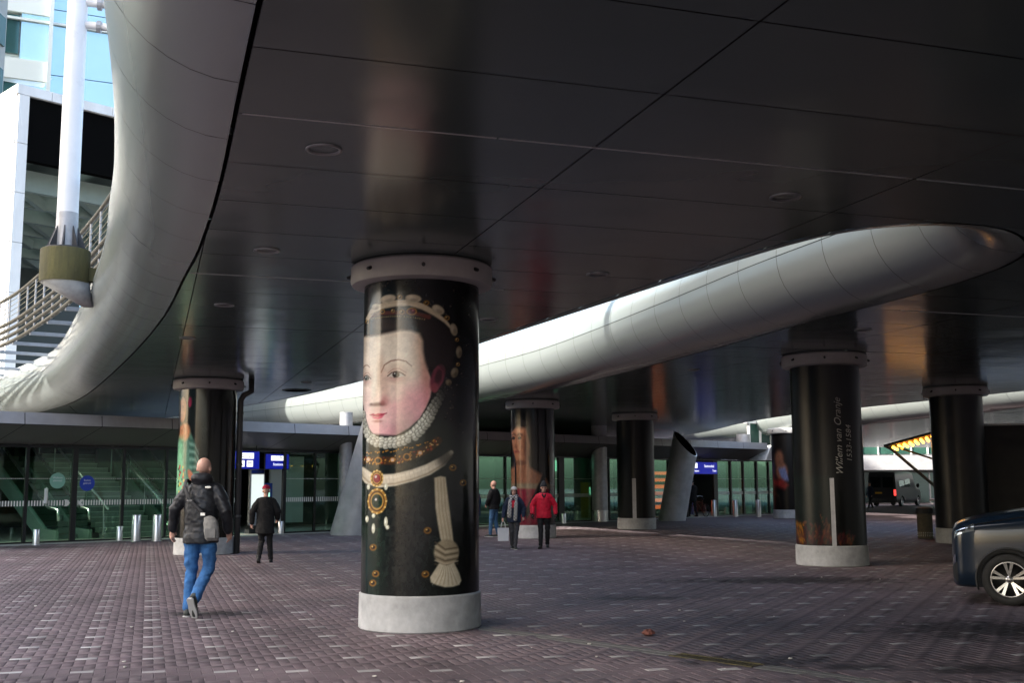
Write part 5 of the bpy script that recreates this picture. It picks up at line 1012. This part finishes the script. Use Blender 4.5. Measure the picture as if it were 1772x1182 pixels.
person((8.75, 57.9, 0), R_(-10), 1.75, 'dark clothed person walking between the leaning pipe and the cyclist', dict(), None, MAT['trouser_black'], MAT['shoe_black'], MAT['coat_navy'], jlen=.72, hair=('long', (.03, .02, .015)), vox=.016, coat=True)
person((13.95, 61.8, 0), R_(215), 1.72, 'person in dark jacket and jeans in front of the far glass', dict(kneeL=(-.08, .1, .5), ankL=(-.08, .15, .085), kneeR=(.08, .02, .5), ankR=(.08, -.14, .1), elbR=(.3, .02, 1.16), wrR=(.36, .08, .95)), None, MAT['jeans_mid'], MAT['shoe_grey_pale'], MAT['wool_black'], jlen=.78, hair=('short', (.03, .02, .015)), vox=.016)
person((23.6, 73.2, 0), R_(110), 1.75, 'person in dark clothes walking in front of the black van', dict(kneeL=(-.08, .12, .5), ankL=(-.08, .25, .085), kneeR=(.08, -.02, .5), ankR=(.08, -.22, .12)), None, MAT['trouser_black'], MAT['shoe_grey_pale'], MAT['coat_navy'], jlen=.75, hair=('short', (.02, .016, .012)), vox=.018)
pp = FP(25.2, -.9, 0); person(pp, R_(200), 1.72, 'person reading a phone behind the glass below the screen', dict(elbL=(-.25, .05, 1.18), wrL=(-.08, .25, 1.2), elbR=(.25, .05, 1.18), wrR=(.08, .25, 1.2), headtilt=-.3), None, MAT['trouser_black'], MAT['shoe_black'], MAT['wool_black'], jlen=.7, hair=('long', (.02, .016, .012)), vox=.018, coat=True)
pp = FP(28.9, -.9, 0); person(pp, R_(80), 1.78, 'person in dark coat behind the glass beside the steel column', dict(), None, MAT['trouser_black'], MAT['shoe_black'], MAT['wool_black'], jlen=.7, hair=('short', (.02, .016, .012)), vox=.018, coat=True)
# bicycle wheeled by the far pedestrian
bc = empty('bicycle', (9.75, 57.75, 0), R_(112)); tag(bc, 'dark city bicycle wheeled past the far doorway', 'bicycle')
for x_ in (-.52, .52):
    wv = MB(); wv.tube([(x_ + .33 * math.cos(t), 0, .34 + .33 * math.sin(t)) for t in np.linspace(0, 2 * math.pi, 25)], .018, 6); wh = wv.build('wheel', MAT['rubber'], bc)
    sp = MB()
    for k in range(8): t = k * math.pi / 8; sp.obox((x_ - .32 * math.cos(t), 0, .34 - .32 * math.sin(t)), (x_ + .32 * math.cos(t), 0, .34 + .32 * math.sin(t)), .003, .003)
    o = sp.build('spokes', MAT['steel'], wh); o['kind'] = 'stuff'
m = MB()
for a_, b_ in (((-.52, 0, .34), (-.15, 0, .3)), ((-.15, 0, .3), (-.22, 0, .85)), ((-.52, 0, .34), (-.2, 0, .75)), ((-.15, 0, .3), (.36, 0, .75)), ((-.2, 0, .72), (.36, 0, .78)), ((.52, 0, .34), (.36, 0, .8)), ((.36, 0, .8), (.33, 0, 1.02))): m.tube([a_, b_], .016, 6)
m.build('frame', MAT['frame_dark'], bc); MB().ball((-.22, 0, .9), (.13, .07, .035), 10, 6).build('saddle', MAT['rubber'], bc, True); MB().tube([(.2, -.28, 1.03), (.32, -.2, 1.06), (.34, 0, 1.04), (.32, .2, 1.06), (.2, .28, 1.03)], .013, 6).build('handlebar', MAT['steel'], bc, True)

# ------------------------------------------------------------------ vehicles
def cat1(P, per):      # catmull along axis 0 of an array
    P = np.asarray(P, float); Q = np.concatenate([[2 * P[0] - P[1]], P, [2 * P[-1] - P[-2]]]); out = []
    for i in range(1, len(Q) - 2):
        a, b, c, d = Q[i - 1:i + 3]
        for k in range(per): t = k / per; out.append(.5 * (2 * b + (c - a) * t + (2 * a - 5 * b + 4 * c - d) * t * t + (3 * b - a - 3 * c + d) * t ** 3))
    out.append(P[-1]); return np.array(out)
def car_grid(stations, x_front, per=6):
    G_ = []
    for f, zb, zs, zt, hw, ht in stations:
        G_.append([(x_front - f, y, z) for y, z in ((0, zb), (.8 * hw, zb), (.985 * hw, zb + .12), (hw, (zb + zs) / 2), (.985 * hw, zs), ((hw + ht) / 2 + .02, (zs + zt) / 2), (ht, zt - .07), (ht * .75, zt - .005), (0, zt + .02))])
    D = cat1(np.array(G_), per); D = np.swapaxes(cat1(np.swapaxes(D, 0, 1), per), 0, 1); D[:, 0, 1] = 0; D[:, -1, 1] = 0; return D
def car_body(D):
    n, m = D.shape[:2]; ring = []
    for i in range(n): ring.append(np.concatenate([D[i], (D[i] * np.array([1, -1, 1]))[::-1][1:-1]]))
    k = len(ring[0]); mb = MB(); mb.add(np.array(ring).reshape(-1, 3), [(i * k + j, i * k + (j + 1) % k, (i + 1) * k + (j + 1) % k, (i + 1) * k + j) for i in range(n - 1) for j in range(k)] + [tuple(range(k))[::-1], tuple((n - 1) * k + j for j in range(k))]); return mb
def patch(D, per, f0, f1, t0, t1, off, sides=(1, -1)):
    a0, a1, b0, b1 = [int(round(q * per)) for q in (f0, f1, t0, t1)]; out = []
    N = np.cross(np.gradient(D, axis=0), np.gradient(D, axis=1)); N /= np.linalg.norm(N, axis=2, keepdims=True) + 1e-9
    c = D.mean((0, 1)) * np.array([1, 0, 1]); sg = np.sign(((D - c) * N).sum(2, keepdims=True)); N = N * np.where(sg == 0, 1, sg)
    S_ = (D + N * off)[a0:a1 + 1, b0:b1 + 1]; n, m = S_.shape[:2]
    for s_ in sides: out.append(MB().add((S_ * np.array([1, s_, 1])).reshape(-1, 3), [(i * m + j, i * m + j + 1, (i + 1) * m + j + 1, (i + 1) * m + j) if s_ > 0 else (i * m + j, (i + 1) * m + j, (i + 1) * m + j + 1, i * m + j + 1) for i in range(n - 1) for j in range(m - 1)]))
    return out
def cut(mb, name, cyls, material, parent):
    o = bpy.data.objects.new(name, mb.mesh(name)); COL.objects.link(o); cs = []
    for x_, z_, r_, y0_, y1_ in cyls:
        c = bpy.data.objects.new('c', MB().tube([(x_, y0_, z_), (x_, y1_, z_)], r_, 40).mesh('c')); COL.objects.link(c); cs.append(c)
        md = o.modifiers.new('b', 'BOOLEAN'); md.operation = 'DIFFERENCE'; md.object = c; md.solver = 'EXACT'
    dg = bpy.context.evaluated_depsgraph_get(); me = bpy.data.meshes.new_from_object(o.evaluated_get(dg)); bpy.data.objects.remove(o)
    for c in cs: bpy.data.objects.remove(c)
    me.materials.clear(); me.shade_smooth(); me.set_sharp_from_angle(angle=R_(38)); return link(name, me, material, parent)
def wheel(parent, x_, y_, r_, side, spokes=5):
    w_ = empty('wheel', (x_, y_, r_)); w_.parent = parent
    def rot(pr, n): m = MB(); m.rings([(0, 0, z, rr, rr) for rr, z in pr], n, False); m.v = [(a, b_ * 1.0, c) for a, b_, c in m.v]; m.v = [(a, side * c, b_) for a, b_, c in m.v]; return m
    rot([(r_ * .68, -.1), (r_ * .93, -.1), (r_, -.07), (r_, .07), (r_ * .96, .098), (r_ * .72, .105), (r_ * .67, .085)], 44).build('tyre', MAT['rubber'], w_, True)
    rot([(r_ * .70, .09), (r_ * .67, .1), (r_ * .64, .085), (r_ * .62, .0), (r_ * .2, -.01), (.001, -.01)], 44).build('rim', MAT['rim_dark'], w_, True)  # near-black dish behind the spokes
    rot([(r_ * .685, .098), (r_ * .655, .104), (r_ * .635, .092)], 44).build('rim_lip', MAT['alloy'], w_, True)
    rot([(r_ * .15, .06), (r_ * .14, .085), (.001, .09)], 20).build('hub_cap', MAT['alloy'], w_, True)
    for k in range(spokes):
        for d in (-.2, .2):
            a = 2 * math.pi * k / spokes + .3; b0 = Vector((math.cos(a) * r_ * .12, 0, math.sin(a) * r_ * .12)); b1 = Vector((math.cos(a + d) * r_ * .65, 0, math.sin(a + d) * r_ * .65)); m = MB()
            t = Vector((-math.sin(a + d), 0, math.cos(a + d))); m.add([b0 + t * .013 + Vector((0, side * .08, 0)), b0 - t * .013 + Vector((0, side * .08, 0)), b1 - t * .022 + Vector((0, side * .098, 0)), b1 + t * .022 + Vector((0, side * .098, 0)), b0 + t * .013 + Vector((0, side * .03, 0)), b0 - t * .013 + Vector((0, side * .03, 0)), b1 - t * .022 + Vector((0, side * .05, 0)), b1 + t * .022 + Vector((0, side * .05, 0))], [(0, 1, 2, 3), (0, 4, 5, 1), (1, 5, 6, 2), (3, 2, 6, 7), (0, 3, 7, 4)]); m.build('spoke', MAT['alloy'], w_)
    return w_
mat('car_paint', (.006, .014, .028), .3, .0, spec=.25, coat=.45); mat('van_paint', (.008, .008, .009), .35, .0, coat=.2); mat('alloy', (.62, .60, .58), .25, .85); mat('rim_dark', (.015, .015, .015), .5, .5); mat('plastic', (.015, .016, .017), .55); mat('lamp_clear', (.34, .38, .39), .06, .55, coat=1); mat('chrome', (.8, .8, .8), .08, 1); mat('tail_red', (.5, .01, .01), .2, emit=(1, .05, .04), estr=.5); mat('plate_yellow', (.75, .42, .02), .4)
hx_, hy_ = -math.cos(R_(22)), math.sin(R_(22)); lf = np.array([-hy_, hx_])
ctr = np.array([6.78, 15.30]) - lf * .95
car = empty('parked_car', (ctr[0], ctr[1], 0), math.atan2(hy_, hx_)); tag(car, 'dark blue people carrier parked nose out under the viaduct', 'car')
STc = [(0, .27, .72, .92, .62, .50), (.05, .23, .90, 1.05, .78, .63), (.16, .22, .97, 1.12, .87, .70), (.40, .22, 1.02, 1.19, .93, .74), (.85, .22, 1.06, 1.27, .955, .75), (1.2, .22, 1.08, 1.35, .96, .75), (1.9, .22, 1.07, 1.72, .96, .70), (2.25, .22, 1.07, 1.86, .96, .72), (3.2, .22, 1.08, 1.90, .96, .73), (4.2, .22, 1.08, 1.90, .96, .73), (4.75, .26, 1.06, 1.84, .94, .70), (4.92, .40, .95, 1.6, .86, .62)]
Dc = car_grid(STc, .71); wr_ = .352
cut(car_body(Dc), 'body', [(0, wr_, .425, .6, 1.3), (0, wr_, .425, -1.3, -.6), (-3.27, wr_, .425, .6, 1.3), (-3.27, wr_, .425, -1.3, -.6)], MAT['car_paint'], car)
for x_ in (0, -3.27):
    for s_ in (1, -1): wheel(car, x_, s_ * .84, wr_, s_)
for q in patch(Dc, 6, .8, 2.7, 3.95, 5.4, .006): q.build('headlight', MAT['lamp_clear'], car, True)
for q in patch(Dc, 6, 1.3, 2.2, 4.2, 5.0, .012): q.build('lamp_reflector', MAT['chrome'], car, True)
for q in patch(Dc, 6, 0, 1.1, 1.6, 3.0, .005): q.build('lower_grille', MAT['plastic'], car, True)
for q in patch(Dc, 6, .5, 1.0, 3.05, 3.25, .012): q.build('chrome_strip', MAT['chrome'], car, True)
for q in patch(Dc, 6, 5.1, 6.8, 6.2, 8.0, .006): q.build('windscreen', MAT['car_glass'], car, True)
for q in patch(Dc, 6, 6.0, 9.8, 4.5, 5.7, .006): q.build('side_window', MAT['car_glass'], car, True)
for q in patch(Dc, 6, 2.4, 2.57, 4.2, 4.9, .013): q.build('lamp_divider', MAT['plastic'], car, True)
mat('panel_gap', (.002, .002, .002), .9)
for s_ in (1, -1):
    for x_ in (-.62, -1.72): MB().box((x_, s_ * .9655, .72), (.012, .006, .72)).build('door_gap', MAT['panel_gap'], car)
    MB().tube([(.62, s_ * .80, 1.02), (.35, s_ * .87, 1.10), (-.05, s_ * .885, 1.17), (-.4, s_ * .88, 1.22)], .006, 6).build('bonnet_gap', MAT['panel_gap'], car)
for s_ in (1, -1):
    m = MB(); m.tube([(.42 * math.cos(t), s_ * .955, wr_ + .42 * math.sin(t)) for t in np.linspace(-.35, math.pi + .35, 30)], .014, 6); m.build('arch_lip', MAT['plastic'], car, True)
    MB().ball((-.55, s_ * 1.05, 1.16), (.07, .11, .08), 12, 8).build('door_mirror', MAT['car_paint'], car, True); MB().box((-1.55, s_ * .955, 1.0), (.2, .03, .035)).build('door_handle', MAT['chrome'], car); MB().box((-1.65, s_ * .964, .42), (2.4, .02, .09)).build('side_strip', MAT['plastic'], car)
# far van
vh = R_(52); van = empty('delivery_van', (28.35, 82.1, 0), vh); tag(van, 'black high roofed van with red tail lights in the far street', 'van')
STv = [(0, .35, .75, .95, .80, .7), (.1, .3, 1.0, 1.15, .92, .8), (.6, .3, 1.15, 1.35, 1.0, .85), (1.1, .3, 1.2, 1.55, 1.03, .85), (1.7, .3, 1.25, 2.25, 1.03, .88), (2.1, .3, 1.25, 2.48, 1.03, .9), (4.5, .3, 1.25, 2.5, 1.03, .92), (5.6, .3, 1.25, 2.5, 1.03, .92), (5.72, .34, 1.25, 2.46, 1.02, .9)]
Dv = car_grid(STv, 2.9); cut(car_body(Dv), 'body', [(2.0, .35, .42, .6, 1.3), (2.0, .35, .42, -1.3, -.6), (-1.6, .35, .42, .6, 1.3), (-1.6, .35, .42, -1.3, -.6)], MAT['van_paint'], van)
for x_ in (2.0, -1.6):
    for s_ in (1, -1): wheel(van, x_, s_ * .9, .345, s_)
for s_ in (1, -1):
    MB().box((-2.84, s_ * .93, 1.0), (.04, .14, .42)).build('tail_light', MAT['tail_red'], van); MB().box((-2.835, s_ * .45, 1.75), (.03, .74, .75)).build('rear_window', MAT['car_glass'], van)
    MB().ball((1.4, s_ * 1.2, 1.5), (.08, .12, .16), 10, 8).build('door_mirror', MAT['plastic'], van, True)
    for x_ in (-1.6, -.3): MB().box((x_, s_ * 1.005, 1.7), (1.1, .02, .6), 0, Matrix.Rotation(s_ * .12, 3, 'X')).build('side_window', MAT['car_glass'], van)
MB().box((-2.85, .25, .98), (.02, .5, .11)).build('number_plate', MAT['plate_yellow'], van); MB().box((-2.88, 0, .48), (.12, 1.9, .22)).build('bumper', MAT['plastic'], van)
for q in patch(Dv, 6, 3.1, 4.6, 6.2, 8.0, .006): q.build('windscreen', MAT['car_glass'], van, True)

# ------------------------------------------------------------------ market stall with lit flap, bin, litter
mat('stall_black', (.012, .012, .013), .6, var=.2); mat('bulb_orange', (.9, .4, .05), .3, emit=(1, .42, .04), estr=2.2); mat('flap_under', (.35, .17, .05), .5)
sx0, sy0 = 13.15, 33.6; stl = empty('market_stall', (sx0, sy0, 0), R_(-22)); tag(stl, 'black market stall with a raised flap lined with orange bulbs', 'stall')
MB().box((4.2, 1.5, 1.95), (8.4, 3.0, 2.85)).build('cabin', MAT['stall_black'], stl); MB().box((4.2, 1.5, 3.40), (8.5, 3.1, .06)).build('roof', MAT['galv'], stl)
for x_ in (.8, 4.2, 7.6): MB().obox((x_, 1.5, 0), (x_, 1.5, .6), .5, .5).build('support', MAT['rubber'], stl)
m = MB(); fl0, fl1 = Vector((-.02, 0, 3.32)), Vector((-1.75, 0, 2.86)); m.add([(fl0.x, .05, fl0.z), (fl1.x, .05, fl1.z), (fl1.x, 2.95, fl1.z), (fl0.x, 2.95, fl0.z), (fl0.x, .05, fl0.z - .07), (fl1.x, .05, fl1.z - .07), (fl1.x, 2.95, fl1.z - .07), (fl0.x, 2.95, fl0.z - .07)], [(3, 2, 1, 0), (4, 5, 6, 7), (0, 1, 5, 4), (1, 2, 6, 5), (2, 3, 7, 6), (3, 0, 4, 7)]); m.build('flap', MAT['stall_black'], stl)
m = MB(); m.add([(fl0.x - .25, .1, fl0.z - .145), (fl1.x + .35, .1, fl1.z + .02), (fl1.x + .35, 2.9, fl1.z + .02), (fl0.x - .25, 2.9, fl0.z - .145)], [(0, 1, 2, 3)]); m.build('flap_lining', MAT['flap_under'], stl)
bme_ = MB().ball((0, 0, 0), .045, 8, 6).mesh('bulb', True)
for i in range(8):
    for j in range(5):
        t = .18 + i * .095; o = link('bulb', bme_, MAT['bulb_orange'], stl); o.location = (fl0.x + (fl1.x - fl0.x) * t, .3 + j * .58, fl0.z + (fl1.z - fl0.z) * t - .15)
for y_ in (.08, 2.92): MB().obox((fl1.x + .1, y_, fl1.z - .05), (-.02, y_, 1.25), .05, .05).build('strut', MAT['frame_dark'], stl); MB().obox((fl1.x + .35, y_ * .9 + .1, fl1.z - .05), (-.02, y_ * .9 + .1, 2.3), .03, .03).build('gas_strut', MAT['rust_iron'], stl)
MB().box((-.25, 1.5, 1.15), (.5, 2.9, .05)).build('counter', MAT['galv'], stl)
bn = empty('litter_bin', (12.55, 33.9, 0)); mat('bin_body', (.13, .11, .07), .7, var=.4, vscale=8); tag(bn, 'round olive litter bin with a dark lid beside the stall', 'bin')
MB().lathe([(.22, 0), (.225, .02), (.225, .74), (.21, .75)], 26).build('drum', MAT['bin_body'], bn, sharp=40); MB().lathe([(.21, .74), (.25, .76), (.25, .90), (.22, .93), (.12, .94), (.11, .9), (.001, .88)], 26).build('lid', MAT['plastic'], bn, sharp=40)
pb_ = MB()
for k in range(26):
    for z_ in (.08, .13, .18): an = k * 2 * math.pi / 26; pb_.box((.226 * math.cos(an), .226 * math.sin(an), z_), (.006, .02, .02), an)
o = pb_.build('perforation', MAT['sticker_white'], bn); o['kind'] = 'stuff'
def crumple(r_, seed, sq=.6):
    m = MB(); m.ball((0, 0, r_ * sq), (r_, r_ * .7, r_ * sq), 10, 7); rr = random.Random(seed); m.v = [tuple(c * rr.uniform(.72, 1.2) for c in v) for v in m.v]; return m
mat('paper_brown', (.22, .08, .06), .7, var=.4, vscale=20); mat('paper_scrap', (.5, .48, .44), .8)
e = crumple(.085, 3, .38).build('crumpled_wrapper', MAT['paper_brown']); e.location = (1.5, 12.55, 0); e.rotation_euler = (0, 0, .4); tag(e, 'crumpled red brown wrapper lying on the paving near the drain', 'litter')
sc_ = crumple(.018, 5, .35).mesh('scrap')
for k in range(46):
    d = random.uniform(8.6, 22); x_ = random.uniform(-.45, .45) * d
    o = link('paper_scrap', sc_, MAT['paper_scrap']); o.location = (x_, d, .001); o.rotation_euler = (0, 0, random.uniform(0, 6)); s_ = random.uniform(.5, 1.3); o.scale = (s_, s_, s_)
    tag(o, 'tiny pale scrap of paper lying on the brick paving', 'litter', 'paper scraps on the paving')

# ------------------------------------------------------------------ unseen slab added out of view to shade the far street
sb_ = empty('shade_slab', (-48, 62, 0)); tag(sb_, 'tall unseen slab added to shade the far street', 'building')
MB().box((0, 0, 26), (20, 34, 52)).build('wall', MAT['tower_stone'], sb_)
for k in range(12): MB().box((10.05, 0, 3.5 + k * 4), (.3, 33, 2.2)).build('window_band', MAT['tower_band'], sb_)
